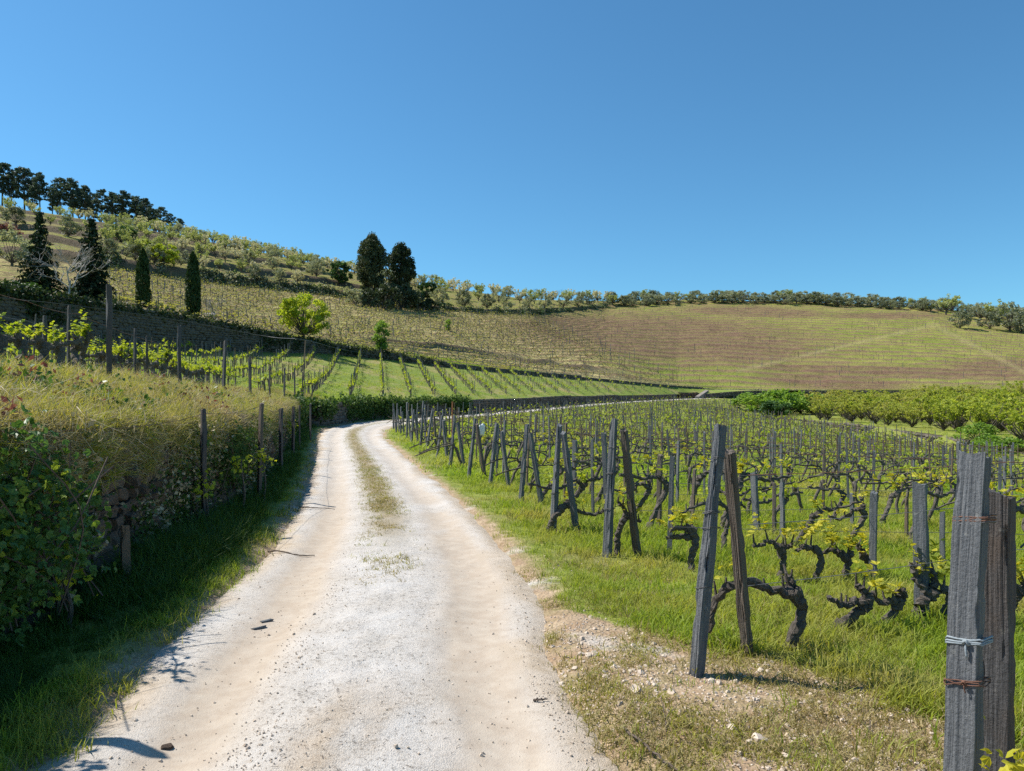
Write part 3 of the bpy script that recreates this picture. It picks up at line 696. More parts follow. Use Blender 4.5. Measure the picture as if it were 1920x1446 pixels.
# ------------------------------------------------------------------ slate posts
def slate(name, h, wd, dp, seed, mat, K=10, Mp=12, taper=.88, rough=.006, below=.25):
    r_ = np.random.default_rng(seed)
    a = np.linspace(0, 4, Mp, endpoint=False); P = []
    for t in a:                                     # walk round the rectangle
        s_, f = int(t), t % 1
        P.append([(-.5 + f, -.5), (.5, -.5 + f), (.5 - f, .5), (-.5, .5 - f)][s_])
    P = np.array(P); zs = np.linspace(-below, h, K); V = []
    ox, oy = r_.uniform(0, 50, 2); slope = r_.uniform(-.35, .35, 2)
    nrm = P / np.abs(P).max(1)[:, None]
    for i, z in enumerate(zs):
        t = (z + below) / (h + below); k_ = 1 - (1 - taper) * t
        nz = fbm(a * 9 + ox, np.full(Mp, z * 1.6 + oy), seed, 4) - .5; cn = np.minimum(abs((a + .5) % 1 - .5) * 4, 1); nz = nz - 1.5 * (1 - cn) * sstep(.5, .75, fbm(a * 1.5 + oy, np.full(Mp, z * 7 + ox), seed + 9, 3))
        nb = fbm(a * 1.2 + ox, np.full(Mp, z * 2.5 + oy), seed + 3, 2) - .5
        q = P * (wd, dp) * k_ + nrm * (nz * rough * 2 + nb * rough * 2.4)[:, None] + np.array([fbm(z * .9, ox, seed) - .5, fbm(z * .9, oy, seed + 1) - .5]) * wd * .35
        zz = np.full(Mp, z)
        if i == K - 1: zz = z + (q @ slope) + (fbm(a * 2 + ox, a * 0, seed + 5) - .6) * wd * .45
        V.append(np.column_stack([q, zz]))
    V = np.array(V).reshape(-1, 3)
    Fc = [(i * Mp + j, i * Mp + (j + 1) % Mp, (i + 1) * Mp + (j + 1) % Mp, (i + 1) * Mp + j) for i in range(K - 1) for j in range(Mp)]
    c = len(V); V = np.vstack([V, [V[-Mp:].mean(0) + (0, 0, -.01 + wd * .06)]]); Fc += [((K - 1) * Mp + j, (K - 1) * Mp + (j + 1) % Mp, c) for j in range(Mp)]
    return mesh_of(name, V, Fc, [mat], False)
def stand(base, top, roll):
    z = Vector(top) - Vector(base); z.normalize(); x = Vector((math.cos(roll), math.sin(roll), 0)); x = (x - z * x.dot(z)).normalized(); y = z.cross(x)
    return Matrix(((x.x, y.x, z.x, base[0]), (x.y, y.y, z.y, base[1]), (x.z, y.z, z.z, base[2]), (0, 0, 0, 1)))
def loop_tie(wd, dp, z, mat, turns=2, r=.0022, seed=0, tail=0.0):
    r_ = np.random.default_rng(seed); mb = MB()
    for t in range(turns):
        pts = []; dz = r_.normal(0, .006, 5)
        cs = [(-.5, -.46), (-.46, -.5), (-.2, -.5), (.2, -.5), (.46, -.5), (.5, -.46), (.5, 0), (.5, .46), (.46, .5), (0, .5), (-.46, .5), (-.5, .46), (-.5, 0), (-.5, -.46)]
        for i, (a, b) in enumerate(cs): pts.append((a * (wd + .019), b * (dp + .019), z + dz[i % 5] * .35 + .007 * (t - 1) + .003 * t * r_.uniform(-1, 1) + a * .02))
        mb.add(*tube(np.array(pts), r, 5))
    if tail:
        dp += .016; mb.add(*tube(curve_pts([(wd * .1, -dp * .56, z), (wd * .13, -dp * .62, z - tail * .4), (wd * .16, -dp * .56, z - tail)], 7), r, 5))
        mb.add(*tube(curve_pts([(wd * .02, -dp * .6, z - .004), (wd * .12, -dp * .66, z + .012), (wd * .2, -dp * .58, z - .006)], 6), r * 1.5, 5))
    return mb.mesh("tie", [mat], True)
AFR = []                                             # row ends: (start point, brace base)
def a_frame(fb, ft, bb, bt, wf, df, rollf, wb, db, rollb, label, seed, K, Mp, mb_, ties, brown):
    e = put("trellis_end_frame", None, None, tuple(fb)); tag(e, label, "end post", "paired slate end posts along the right of the track")
    inv = Matrix.Translation(-Vector(fb)); lf = (Vector(ft) - Vector(fb)).length; lb = (Vector(bt) - Vector(bb)).length
    o = put("post", slate("post", lf, wf, df, seed, M['slate'], K, Mp, .8, .0042 if K > 80 else .009), e); mf = inv @ stand(fb, ft, rollf); o.matrix_local = mf
    b = put("brace_post", slate("brace_post", lb, wb, db, seed + 1, M['slate_brown'] if brown else M['slate_dark'] if K > 80 else M['slate'], K, Mp, .9, .0045 if K > 80 else .007), e); b.matrix_local = inv @ stand(bb, bt, rollb)  # nearest brace gets darker slate, the front post's shadow put into its colour
    for q, (h, mat, turns, tail, sc_) in enumerate(ties):
        k_ = 1 - .2 * (h + .25) / (lf + .25)
        t = put("tie", loop_tie(wf * k_, df * k_, h, mat, turns, .0022 * sc_, seed + q, tail), o)
    AFR.append((np.array(fb), np.array(bb)))
    return e
W_, RU, TW = M['wire'], M['rust'], M['twine']
# nearest frame, cut by the right edge of the picture
fb0 = (1.555, 2.60, znear(np.array([1.56]), np.array([2.6]))[0]); bb0 = (1.90, 2.93, znear(np.array([1.9]), np.array([2.93]))[0])
a_frame(fb0, (1.632, 2.62, 1.447), bb0, (1.795, 2.76, 1.30), .108, .085, R(-53), .10, .07, R(-56), "nearest tall grey slate post tied to a darker brace, wrapped with wire and pale twine", 11, 90, 96, None,
        [(1.27, RU, 3, 0, 1.1), (.845, TW, 3, .05, 1.7), (.705, RU, 3, .03, 1.0), (1.265, W_, 1, 0, .8)], False)
A1 = near_at(1305, 1272); b1 = near_at(1402, 1238)
a_frame(tuple(A1), tuple(P3(1351, 797, A1[1] + .10)), tuple(b1), tuple(P3(1365, 845, b1[1] - .14)), .068, .08, R(-57), .07, .075, R(-52), "second slate end frame from the front, its thick vine hooked over the brown brace", 21, 70, 64, None,
        [(1.36, W_, 1, 0, 1), (1.02, W_, 2, 0, 1.1), (.93, W_, 1, 0, 1), (.56, W_, 1, 0, .9)], True)
AF = [((1138, 1045), (1152, 787), (1195, 1045), (1168, 806)), ((1037, 1002), (1048, 797), (1081, 1003), (1055, 812)), ((977, 945), (988, 795), (1015, 952), (993, 812)),
      ((919, 912), (932, 793), (955, 920), (940, 809)), ((879, 898), (891, 785), (909, 900), (894, 795)), ((844, 878), (853, 779), (870, 877), (857, 792)), ((819, 859), (829, 779), (838, 862), (832, 788)),
      ((800, 845), (811, 769), (818, 846), (814, 780)), ((788, 843), (794, 752), (801, 843), (796, 778)), ((771, 832), (776, 768), (783, 832), (779, 778)), ((763, 824), (764, 754), (770, 825), (765, 770)),
      ((751, 816), (752, 763), (758, 817), (754, 772)), ((743, 812), (745, 756), (749, 813), (746, 768)), ((737.5, 806), (738, 757), (742, 807), (739, 767))]
ex = ["with a vine trunk rising between its legs", "with a thick vine root curling at its foot", "with a thin dark brace behind", "leaning towards the track", "with a slender back brace", "beside a thin rusty pole", "with a short dark brace", "with its top cut square",
      "standing taller than its neighbours", "with a low brace", "slim and upright", "with a short leaning post", "thin, just before the last one", "the last before the bend of the track"]
for i, (a, b, c, d_) in enumerate(AF):
    p = near_at(*a); q = near_at(*c); q[1] = max(q[1], p[1] - .3); q = near_at(c[0], c[1]) if abs(q[1] - p[1]) < 2 else np.array([(c[0] - CX) / F * (p[1] + .4), p[1] + .4, p[2]])
    q[2] = znear(q[:1], q[1:2])[0]; sz = rng.uniform(.9, 1.15)
    a_frame(tuple(p), tuple(P3(b[0], b[1], p[1] + .08)), tuple(q), tuple(P3(d_[0], d_[1], q[1] - .1)), .085 * sz, .078, R(rng.uniform(-65, -38)), .08 * sz, .07, R(rng.uniform(-65, -35)),
            f"{nth(i + 3)} slate end frame from the front, {ex[i]}", 40 + 3 * i, 26 if i < 5 else 10, 28 if i < 5 else 12, None, [(.55, W_, 2, 0, 1.2), (.95, W_, 2, 0, 1.2), (1.25, W_, 1, 0, 1)] if i < 6 else [], i in (0, 4, 7))

# ------------------------------------------------------------------ grapevines
def palm_leaf(P, d, n_, s):
    """a lobed vine leaf as a small fan"""
    d = d / (np.linalg.norm(d) + 1e-9); e = np.cross(n_, d); e /= np.linalg.norm(e) + 1e-9; n_ = np.cross(d, e)
    out = [(0, 0, 0), (-.42, .22, .06), (-.5, .6, .0), (-.2, .62, .1), (0, 1.05, -.06), (.2, .62, .1), (.5, .6, .0), (.42, .22, .06)]
    return [P + s * (a * e + b * d + c * n_) for a, b, c in out], [(0, 1, 2, 3), (0, 3, 4, 5), (0, 5, 6, 7)]
def vine_parts(seed, lod, leafy=1.0, trunk_ctrl=None, arms_ctrl=None, young=False, thick=1.0):
    r_ = np.random.default_rng(seed); nn = (26, 12, 6)[lod]; sd = (9, 6, 4)[lod]
    if trunk_ctrl is None:
        hx = r_.uniform(.05, .28) * (1 if r_.random() < .75 else -.6); hz = r_.uniform(.42, .6)
        trunk_ctrl = [(0, 0, -.12), (r_.normal(0, .02), r_.normal(0, .02), .08), (hx * .35, r_.normal(0, .03), hz * .45), (hx * .9, r_.normal(0, .03), hz * .85), (hx, 0, hz)]
        hd = np.array([hx, 0, hz]); arms_ctrl = []
        s_ = -1 if r_.random() < .8 else 1; L = r_.uniform(.5, .95)
        arms_ctrl.append([hd - (0, 0, .03), hd + (s_ * .12, r_.normal(0, .03), .06), hd + (s_ * L * .5, r_.normal(0, .04), r_.normal(.03, .04)), hd + (s_ * L, r_.normal(0, .04), r_.normal(0, .06))])
        if r_.random() < .45:
            L2_ = r_.uniform(.2, .4); arms_ctrl.append([hd - (0, 0, .03), hd + (-s_ * .1, 0, .07), hd + (-s_ * L2_, r_.normal(0, .04), r_.normal(.1, .05))])
        if r_.random() < .3: arms_ctrl.append([hd, hd + (r_.normal(0, .04), r_.normal(0, .06), .12), hd + (r_.normal(0, .08), r_.normal(0, .1), .24)])
    tr = curve_pts(trunk_ctrl, nn); n = len(tr)
    tr[1:-1] += r_.normal(0, .006, (n - 2, 3))
    prof = np.interp(np.linspace(0, 1, n), [0, .15, .6, .85, 1], [.046, .034, .031, .043, .038]) * thick * (1 + .22 * (vnoise(np.linspace(0, 9, n), np.zeros(n), seed) - .5))
    tb = MB(); tb.add(*tube(tr, prof, sd, .22 if lod < 2 else .1, seed)); ab = MB(); lb = MB(); lv = []
    for ai, ac in enumerate(arms_ctrl):
        m_ = max(4, int(nn * .9)); P = curve_pts(ac, m_); P[1:-1] += r_.normal(0, .008, (m_ - 2, 3))
        pr = np.interp(np.linspace(0, 1, m_), [0, .3, 1], [.034, .025, .015]) * thick * (1 + .5 * (vnoise(np.linspace(0, 11, m_), np.zeros(m_), seed + 7) - .5))
        ab.add(*tube(P, pr, sd, .25 if lod < 2 else .1, seed + ai))
        L = np.linalg.norm(np.diff(P, axis=0), axis=1).sum(); ns = max(1, int(L / .13))
        for q in range(ns):
            t = (q + r_.uniform(.2, .9)) / ns; p = np.array([np.interp(t, np.linspace(0, 1, m_), P[:, k]) for k in range(3)])
            up = np.array([r_.normal(0, .03), r_.normal(0, .03), r_.uniform(.05, .13)])
            if lod < 2: ab.add(*tube([p, p + up * .5, p + up], [.013, .010, .006], 5 if lod == 0 else 4))
            if r_.random() < (.72 * leafy if lod < 2 else .8 * leafy): lv.append(p + up)
    for p in lv:
        k_ = int(r_.integers(4, 9) * leafy) + 1
        if lod == 2: k_ = 2 + int(leafy > 1.2)
        sh = np.array([r_.normal(0, .5), r_.normal(0, .5), 1.0]); sh /= np.linalg.norm(sh); ln = r_.uniform(.05, .2) * leafy ** .5
        for q in range(k_):
            t = q / max(k_ - 1, 1); c = p + sh * ln * t + r_.normal(0, .012, 3); an = r_.uniform(0, 6.28); d_ = np.array([math.cos(an), math.sin(an), r_.normal(.25, .4)])
            s_ = r_.uniform(.035, .085) * (1.1 - .35 * t)
            if lod == 0: lb.add(*palm_leaf(c, d_, np.array([r_.normal(0, .4), r_.normal(0, .4), 1]), s_))
            else:
                s_ *= (1.45, 2.3)[lod - 1]; V, Fc = cards(c[None] + d_ * s_ * .4, s_, r_, 0, 1.3); lb.add(V, Fc)
    lm = M['vine_leaf_y'] if young else M['vine_leaf']
    pr_ = [("trunk", tb.mesh("trunk", [M['bark']], lod > 0)), ("arm", ab.mesh("arm", [M['bark']], lod > 0))]
    if lb.n: pr_.append(("leaves", lb.mesh("leaves", [lm])))
    return pr_
def merged(name, parts):
    mb = MB(); mats = []
    for pn, me in parts:
        mats.append(me.materials[0]); mb.add(np.array([v.co for v in me.vertices]), [tuple(p.vertices) for p in me.polygons], len(mats) - 1)
    return mb.mesh(name, mats, False)
V0 = [vine_parts(200 + i, 0, 1.0, young=i % 2 == 0) for i in range(9)]
V0L = [vine_parts(240 + i, 0, 2.1, thick=1.6) for i in range(6)]
V1 = [vine_parts(230 + i, 1, .45, young=i % 3 == 0, thick=.8) for i in range(9)]
V1L = [vine_parts(250 + i, 1, 1.1) for i in range(7)]
V2 = lib("far_vine", [merged("far_vine", vine_parts(270 + i, 2, .34, thick=.85)) for i in range(7)])
V2L = lib("far_leafy_vine", [merged("far_leafy_vine", vine_parts(290 + i, 2, .9)) for i in range(6)])

vines = []      # (x, y, rot, scale, block, row, index)
stakes = []     # (x, y, height, block, row, index)
row_lines = []  # (block, row, points)
def in_lower(x, y):
    P = np.array([[x, y]]); dl, sl_, *_ = poly_near(P, LW); dw, sw_, *_ = poly_near(P, W); u = CX + F * x / y
    if sw_[0] > 0 or dw[0] < 2.2: return False
    if u > 1382 and (sl_[0] > 0 or dl[0] < .8): return False
    return u < 2150 and not (u > 1385 and y > 104)
starts = []
for i in range(1, len(AFR)):
    a = AFR[i][0]; starts.append((a[0] + .35, a[1] + .15))
    if i == 1: starts.append((1.55, 7.35)); continue
    if i + 1 < len(AFR):
        b = AFR[i + 1][0]
        if b[1] - a[1] > 2.3 and i > 2: starts.append(((a[0] + b[0]) / 2 + .5, (a[1] + b[1]) / 2 + .1))
last = starts[-1]; acc = 0; pr = None
for k in range(len(RR)):
    if RR[k][1] < last[1] + 1.6: continue
    if pr is not None: acc += np.linalg.norm(RR[k] - pr)
    pr = RR[k]
    if acc > 2.1 or not starts: acc = 0; starts.append((RR[k][0] + 1.0, RR[k][1] - .5))
    if RR[k][1] > 134: break
for ri, (x0, y0) in enumerate(starts):
    th = 32 if ri == 0 else 9 if ri == 1 else 20 if ri < 5 else 18
    x, y = x0, y0; k = 0; pts = []; ssince = rng.uniform(1, 3); step = 0
    L = 0
    while L < 120:
        if in_lower(x, y):
            bend = math.sin(L * .08 + ri) * .06
            vines.append((x + rng.normal(0, .05), y + rng.normal(0, .06), R(th) + bend + rng.normal(0, .12), rng.uniform(.85, 1.15), 'low', ri, k)); k += 1
            pts.append((x, y)); ssince += 1
            if ssince > 2.4 or (k == 1 and ri > 14): stakes.append((x + .45 * math.cos(R(th)), y + .45 * math.sin(R(th)), rng.uniform(1.15, 1.5), 'low', ri, k)); ssince = rng.uniform(0, 1.2)
        elif k > 3: break
        s_ = rng.uniform(1.05, 1.25); L += s_; tt_ = R(th) + .05 * math.sin(L * .07 + ri * .6); x += s_ * math.cos(tt_); y += s_ * math.sin(tt_)
    row_lines.append(('low', ri, pts, th))
# terrace rows climbing from the road wall to the upper bank, and the leafy row along the terrace edge
for k in range(-16, 27):
    pts = []; i = 0; since = 0
    for y in np.arange(10, 145, 1.15):
        x = -9.3 + 2.5 * k - .18 * (y - 54); ok, dw, dc = on_terrace([x], [y])
        if not ok[0] or dc[0] < 1.0: continue
        if dw[0] < (1.3 if y > 44 else 4.6): continue
        if x < -44: continue
        i += 1; vines.append((x + rng.normal(0, .05), y + rng.normal(0, .06), R(100) + rng.normal(0, .1), rng.uniform(.9, 1.15), 'ter', k + 17, i)); pts.append((x, y)); since += 1
        if i == 1 or since >= (1 if i % 3 else 2): since = 0; stakes.append((x, y + .3, rng.uniform(1.3, 1.6), 'ter', k + 17, i))
    if len(pts) > 1:
        stakes.append((pts[-1][0] - .1, pts[-1][1] + .5, rng.uniform(1.6, 1.8), 'ter', k + 17, i + 1)); row_lines.append(('ter', k + 17, pts, 100))
i = 0; edge_pts = []
sW = np.arange(WS[np.argmin(abs(WY - 4.0))], WS[np.argmin(abs(WY - 44))], .48)
for s_ in sW:
    c = np.array([np.interp(s_, WS, W[:, k]) for k in (0, 1)]); c2 = np.array([np.interp(s_ + .1, WS, W[:, k]) for k in (0, 1)]); t = (c2 - c) / np.linalg.norm(c2 - c)
    p = c + np.array([-t[1], t[0]]) * 3.7; edge_pts.append(p)
    if len(edge_pts) % 2: i += 1; vines.append((p[0], p[1], math.atan2(t[1], t[0]) + rng.normal(0, .1), rng.uniform(1.1, 1.35), 'edge', 0, i))
row_lines.append(('edge', 0, [tuple(p) for p in edge_pts], 90))

def zat(block, x, y): return float((znear if block == 'low' else zterr)(np.array([x]), np.array([y]))[0])
# the vines of the two nearest rows are shaped and set one by one
HAND = []
def hand_vine(u, v, ctrl_tr, ctrl_arms, seed, label, leafy=1.0, thick=1.2, roty=0.0):
    b = near_at(u, v); sc_ = b[1] / F
    def cv(q): return [((a - u) * sc_, dy * 1.0, (v - c) * sc_) for a, c, dy in q]
    pt = vine_parts(seed, 0, leafy, cv(ctrl_tr), [cv(a) for a in ctrl_arms], True, thick)
    HAND.append(thing("grapevine", label, "vine", pt, tuple(b), group="old grapevines of the lower vineyard")); return b
hand_vine(1478, 1228, [(1470, 1262, 0), (1480, 1215, 0), (1500, 1165, 0), (1498, 1125, 0), (1482, 1108, 0)],
          [[(1485, 1112, 0), (1440, 1106, -.02), (1405, 1090, -.05), (1370, 1098, -.06), (1345, 1112, -.06), (1330, 1150, -.04), (1326, 1185, -.03)], [(1482, 1112, 0), (1487, 1098, .02), (1478, 1085, .03)]], 601,
          "thick gnarled vine arching to the second slate frame like a bridge", .55, 1.25)
hand_vine(1560, 1192, [(1550, 1215, 0), (1570, 1180, .02), (1600, 1155, 0), (1622, 1138, 0), (1628, 1118, 0)],
          [[(1624, 1130, 0), (1600, 1128, 0), (1580, 1135, -.03), (1552, 1118, -.03)], [(1628, 1120, 0), (1618, 1108, 0), (1609, 1100, .02)]], 602, "slanting vine stump with a forked head, beside the arching vine", .8, 1.2)
hand_vine(1650, 1182, [(1640, 1205, 0), (1655, 1175, .02), (1680, 1145, 0), (1690, 1118, 0), (1690, 1110, 0)],
          [[(1690, 1122, 0), (1670, 1125, 0), (1655, 1132, 0), (1633, 1112, 0)]], 603, "slanting vine carrying bright yellow leaves, left of the tall grey stake", 1.35, 1.1)
hand_vine(1716, 1172, [(1715, 1195, -.03), (1714, 1150, -.05), (1720, 1125, -.06), (1742, 1115, -.06), (1742, 1095, -.04)],
          [[(1740, 1112, -.05), (1722, 1098, -.05), (1712, 1075, -.03), (1706, 1055, -.02)], [(1742, 1110, -.04), (1750, 1085, -.02), (1744, 1068, 0)]], 604, "knotted vine clasping the foot of the tall grey stake", .9, 1.2)
hand_vine(1776, 1178, [(1765, 1195, 0), (1775, 1160, .03), (1785, 1130, .03), (1795, 1110, .02)], [[(1793, 1114, 0), (1775, 1105, 0), (1765, 1110, 0)], [(1795, 1112, 0), (1815, 1098, 0), (1830, 1102, 0)]], 605, "vine half hidden behind the nearest slate post, just left of it", 1.2, 1.1)
hand_vine(1895, 1165, [(1890, 1180, 0), (1897, 1150, .02), (1905, 1120, 0), (1915, 1105, 0)], [[(1913, 1108, 0), (1895, 1095, 0), (1885, 1088, 0)], [(1915, 1106, 0), (1935, 1095, 0)]], 606, "leafy vine at the right edge, just past the nearest slate post", 1.4, 1.1)
hand_vine(1293, 1072, [(1293, 1090, 0), (1296, 1055, 0), (1301, 1030, 0), (1302, 1005, 0), (1292, 985, 0)], [[(1300, 1000, 0), (1275, 990, 0), (1256, 996, 0)], [(1300, 1008, 0), (1272, 1008, .05), (1252, 1012, .08)]], 607, "upright vine topped with yellow leaves, left of the second slate frame", 1.7, 1.1)
hand_vine(1462, 1090, [(1462, 1105, 0), (1466, 1070, 0), (1468, 1045, 0), (1465, 1025, 0)], [[(1466, 1030, 0), (1450, 1018, 0), (1430, 1020, 0), (1412, 1026, 0)], [(1466, 1026, 0), (1476, 1026, 0), (1484, 1020, 0)]], 608, "hook-shaped vine with one long arm, right of the second slate frame", 1.2, 1.0)
hand_vine(1528, 1098, [(1522, 1112, 0), (1530, 1080, 0), (1540, 1055, 0), (1534, 1035, 0), (1525, 1028, 0)], [[(1530, 1032, 0), (1510, 1026, 0), (1494, 1033, 0)]], 609, "hook-shaped vine under a run of yellow leaves in the third row", 1.9, 1.0)
hand_vine(1583, 1095, [(1583, 1110, 0), (1586, 1075, 0), (1590, 1055, 0), (1580, 1038, 0)], [[(1582, 1042, 0), (1560, 1032, 0), (1543, 1036, 0)], [(1586, 1050, 0), (1600, 1036, 0)]], 610, "dark forked vine in the third row, behind the slanting stump", 1.7, 1.0)
hand_vine(1632, 1092, [(1632, 1108, 0), (1632, 1075, 0), (1628, 1055, 0), (1615, 1035, 0)], [[(1620, 1042, 0), (1612, 1030, 0), (1608, 1022, 0)], [(1630, 1060, 0), (1640, 1045, 0)]], 611, "vine growing against the slim grey stake in the third row", 1.0, 1.0)
hand_vine(1030, 1000, [(1024, 1010, -.1), (1030, 985, -.12), (1040, 965, -.1), (1058, 948, -.05)], [[(1055, 950, -.05), (1072, 948, 0), (1090, 962, .05), (1120, 968, .2), (1140, 962, .3)], [(1060, 948, -.05), (1068, 938, 0), (1076, 930, 0)]], 612, "vine with a swollen curling root at the foot of the fourth slate frame", .9, 1.15)
hand_vine(1160, 1046, [(1160, 1060, .1), (1160, 1020, .12), (1165, 990, .1), (1178, 968, .1)], [[(1176, 970, .1), (1192, 975, .1), (1206, 982, .15)], [(1178, 970, .1), (1172, 955, .1), (1160, 942, .1)]], 613, "upright vine between the legs of the third slate frame", .9, 1.0)
# drop generated vines that would stand on those
hp = np.array([[o.location.x, o.location.y] for o in HAND])
vines = [v for v in vines if not (v[4] == 'low' and ((v[5] == 0 and v[1] < 7.2) or (np.linalg.norm(hp - np.array(v[:2]), axis=1).min() < .55) or (v[5] == 1 and v[0] < 4.0)))]

# ------------------------------------------------------------------ which repeats become things of their own
def seen(x, y): u = CX + F * x / max(y, .3); return y > 1 and -60 < u < 1980
vines.sort(key=lambda q: q[0] ** 2 + q[1] ** 2 - (60 if q[4] == 'edge' else 0))
nv = 0; far_low, far_ter = [], []
cnt = {}
words_row = {}
order_low = sorted({q[5] for q in vines if q[4] == 'low'})
order_ter = sorted({q[5] for q in vines if q[4] == 'ter'})
for (x, y, a, s_, blk, ri, k) in vines:
    z = zat(blk, x, y)
    if seen(x, y) and nv < 285:
        nv += 1
        near_ = math.hypot(x, y) < 14
        if blk == 'low':
            pt = (V0 if near_ else V1)[(nv * 5 + ri) % 9]
            thing("grapevine", f"gnarled vine with few yellow-green leaves, {nth(k + 1)} from the track in the {nth(ri + 1)} lower row", "vine", pt, (x, y, z - .02), (0, 0, a), s_ * (1.12 if y < 30 else 1.05), "old grapevines of the lower vineyard")
        elif blk == 'edge':
            thing("grapevine", f"leafy dark vine above the grassy bank, {nth(k)} along the terrace edge from the left", "vine", V0L[nv % 6], (x, y, z - .02), (0, 0, a), s_ * 1.05, "leafy vines of the upper terrace")
        else:
            thing("grapevine", f"leafy vine on the upper terrace, {nth(k)} plant up the {nth(ri)} climbing row", "vine", V1L[nv % 7], (x, y, z - .02), (0, 0, a), s_, "leafy vines of the upper terrace")
    elif -200 < CX + F * x / max(y, .3) < 2200:
        (far_low if blk == 'low' else far_ter).append((x, y, z - .02, a, s_))
for nm, lst, cl in (("distant_vines", far_low, V2), ("distant_leafy_vines", far_ter, V2L)):
    if lst:
        q = np.array(lst); rr_ = np.zeros((len(q), 3)); rr_[:, 2] = q[:, 3]
        scatter(nm, q[:, :3], rr_, q[:, 4] * 1.08, cl, "far rows of small vines merging into a pattern")

# stakes
SK = [slate("stake", 1, .085, .055, 300 + i, M['slate'], 12, 16, .92, .004, .2) for i in range(5)]
SKd = [slate("stake", 1, .085, .055, 310 + i, M['slate_dark'], 14, 16, .9, .006, .2) for i in range(5)]
SB = [slate("stake", 1, .075, .05, 320 + i, M['slate_brown'], 12, 16, .92, .004, .2) for i in range(3)]
SWd = [slate("stake", 1, .05, .05, 330 + i, M['stake_wood'], 10, 8, .9, .003, .2) for i in range(3)]
SKf = lib("far_stake", [slate("far_stake", 1, .085, .06, 340 + i, M['slate'] if i < 3 else M['stake_wood'], 3, 6, .9, .003, .1) for i in range(5)])
HS = [(1730, 905, 1172, SK[0], 1.25, "tall grey slate stake among the nearest vines, left of the nearest frame"), (1637, 922, 1096, SK[1], .85, "slim grey slate stake in the third vine row"), (1235, 853, 992, SB[0], 1.0, "brown stake standing between the second and third slate frames"),
      (1420, 886, 1006, SK[2], 1.1, "grey slate stake just right of the second slate frame"), (1468, 906, 1020, SK[3], .8, "thin grey stake behind the hook-shaped vine"), (1298, 880, 975, SB[1], .8, "thin brown stake left of the second slate frame's top"),
      (1077, 826, 935, SK[4], 1.1, "short grey stake hidden behind the fourth slate frame"), (1598, 925, 1000, SK[1], .7, "thin stake left of the slim grey one in the third row"), (1452, 905, 1010, SB[2], .7, "thin brown stake next to the grey stake"),
      (1700, 935, 1020, SWd[0], .9, "thin wooden stake left of the tall grey stake"), (1767, 960, 1060, SK[2], .7, "thin grey stake right of the tall grey stake")]
hsp = []
for (u, vt, vb, me, wsc, lab) in HS:
    b = near_at(u, vb); h = (vb - vt) * b[1] / F; hsp.append(b[:2])
    o = put("vine_stake", me, None, tuple(b), (rng.normal(0, .02), rng.normal(0, .02), rng.uniform(-1.1, -.6)), (wsc, wsc, h)); tag(o, lab, "stake", "stakes of the lower vineyard")
# stakes of the leafy edge row, placed one by one
for i, (u, vt, vb, dpt, wsc) in enumerate([(84, 592, 668, 14.0, 1.2), (128, 572, 664, 15.5, 1.0), (205, 535, 700, 12.6, 1.75), (252, 616, 695, 17.5, 1.1), (276, 630, 700, 19, 1.0), (337, 610, 730, 17.6, 1.45), (419, 638, 748, 20.5, 1.35), (469, 668, 752, 25, 1.2), (505, 688, 748, 30, 1.1), (533, 690, 745, 35, 1.1), (553, 690, 742, 39, 1.1)]):
    x = (u - CX) / F * dpt; z = zat('ter', x, dpt); zt = EYE + (HV - vt) / F * dpt
    o = put("vine_stake", SKd[i % 5], None, (x, dpt, z), (rng.normal(0, .02), rng.normal(.02, .02), rng.uniform(-1.1, -.5)), (wsc, wsc, max(zt - z, .6)))
    tag(o, f"{'tallest, thickest slate post' if u == 205 else nth(i + 1) + ' slate post from the left'} in the leafy row above the grassy bank", "stake", "posts of the leafy terrace row")
hsp = np.array(hsp)
stakes.sort(key=lambda q: q[0] ** 2 + q[1] ** 2); ns = 0; fs = []; seen_lab = {}
for (x, y, h, blk, ri, k) in stakes:
    z = zat(blk, x, y)
    if blk == 'low' and (np.linalg.norm(hsp - np.array([x, y]), axis=1).min() < .8 or y < 7.5): continue
    if seen(x, y) and ns < 270:
        ns += 1; me = random.choice(SK * 3 + SB + SWd) if blk == 'low' else random.choice(SKd); key = (blk, ri); seen_lab[key] = seen_lab.get(key, 0) + 1
        o = put("vine_stake", me, None, (x, y, z), (rng.normal(0, .03), rng.normal(0, .03), rng.uniform(-1.2, -.4)), (rng.uniform(.5, .85),) * 2 + (h,))
        kd = 'brown' if me in SB else 'thin wooden' if me in SWd else 'grey slate'
        if blk == 'low': tag(o, f"{kd} stake beside the {nth(k)} vine from the track in the {nth(ri + 1)} lower row", "stake", "stakes of the lower vineyard")
        else: tag(o, f"{kd} stake by the {nth(k)} vine up the {nth(ri)} climbing terrace row", "stake", "stakes of the upper terrace")
    elif -100 < CX + F * x / max(y, .3) < 2100: fs.append((x, y, z, h))
q = np.array(fs)
scatter("distant_stakes", q[:, :3], rots(len(q), .03), np.column_stack([np.full(len(q), .75), np.full(len(q), .75), q[:, 3]]), SKf, "far vine stakes too many to count")

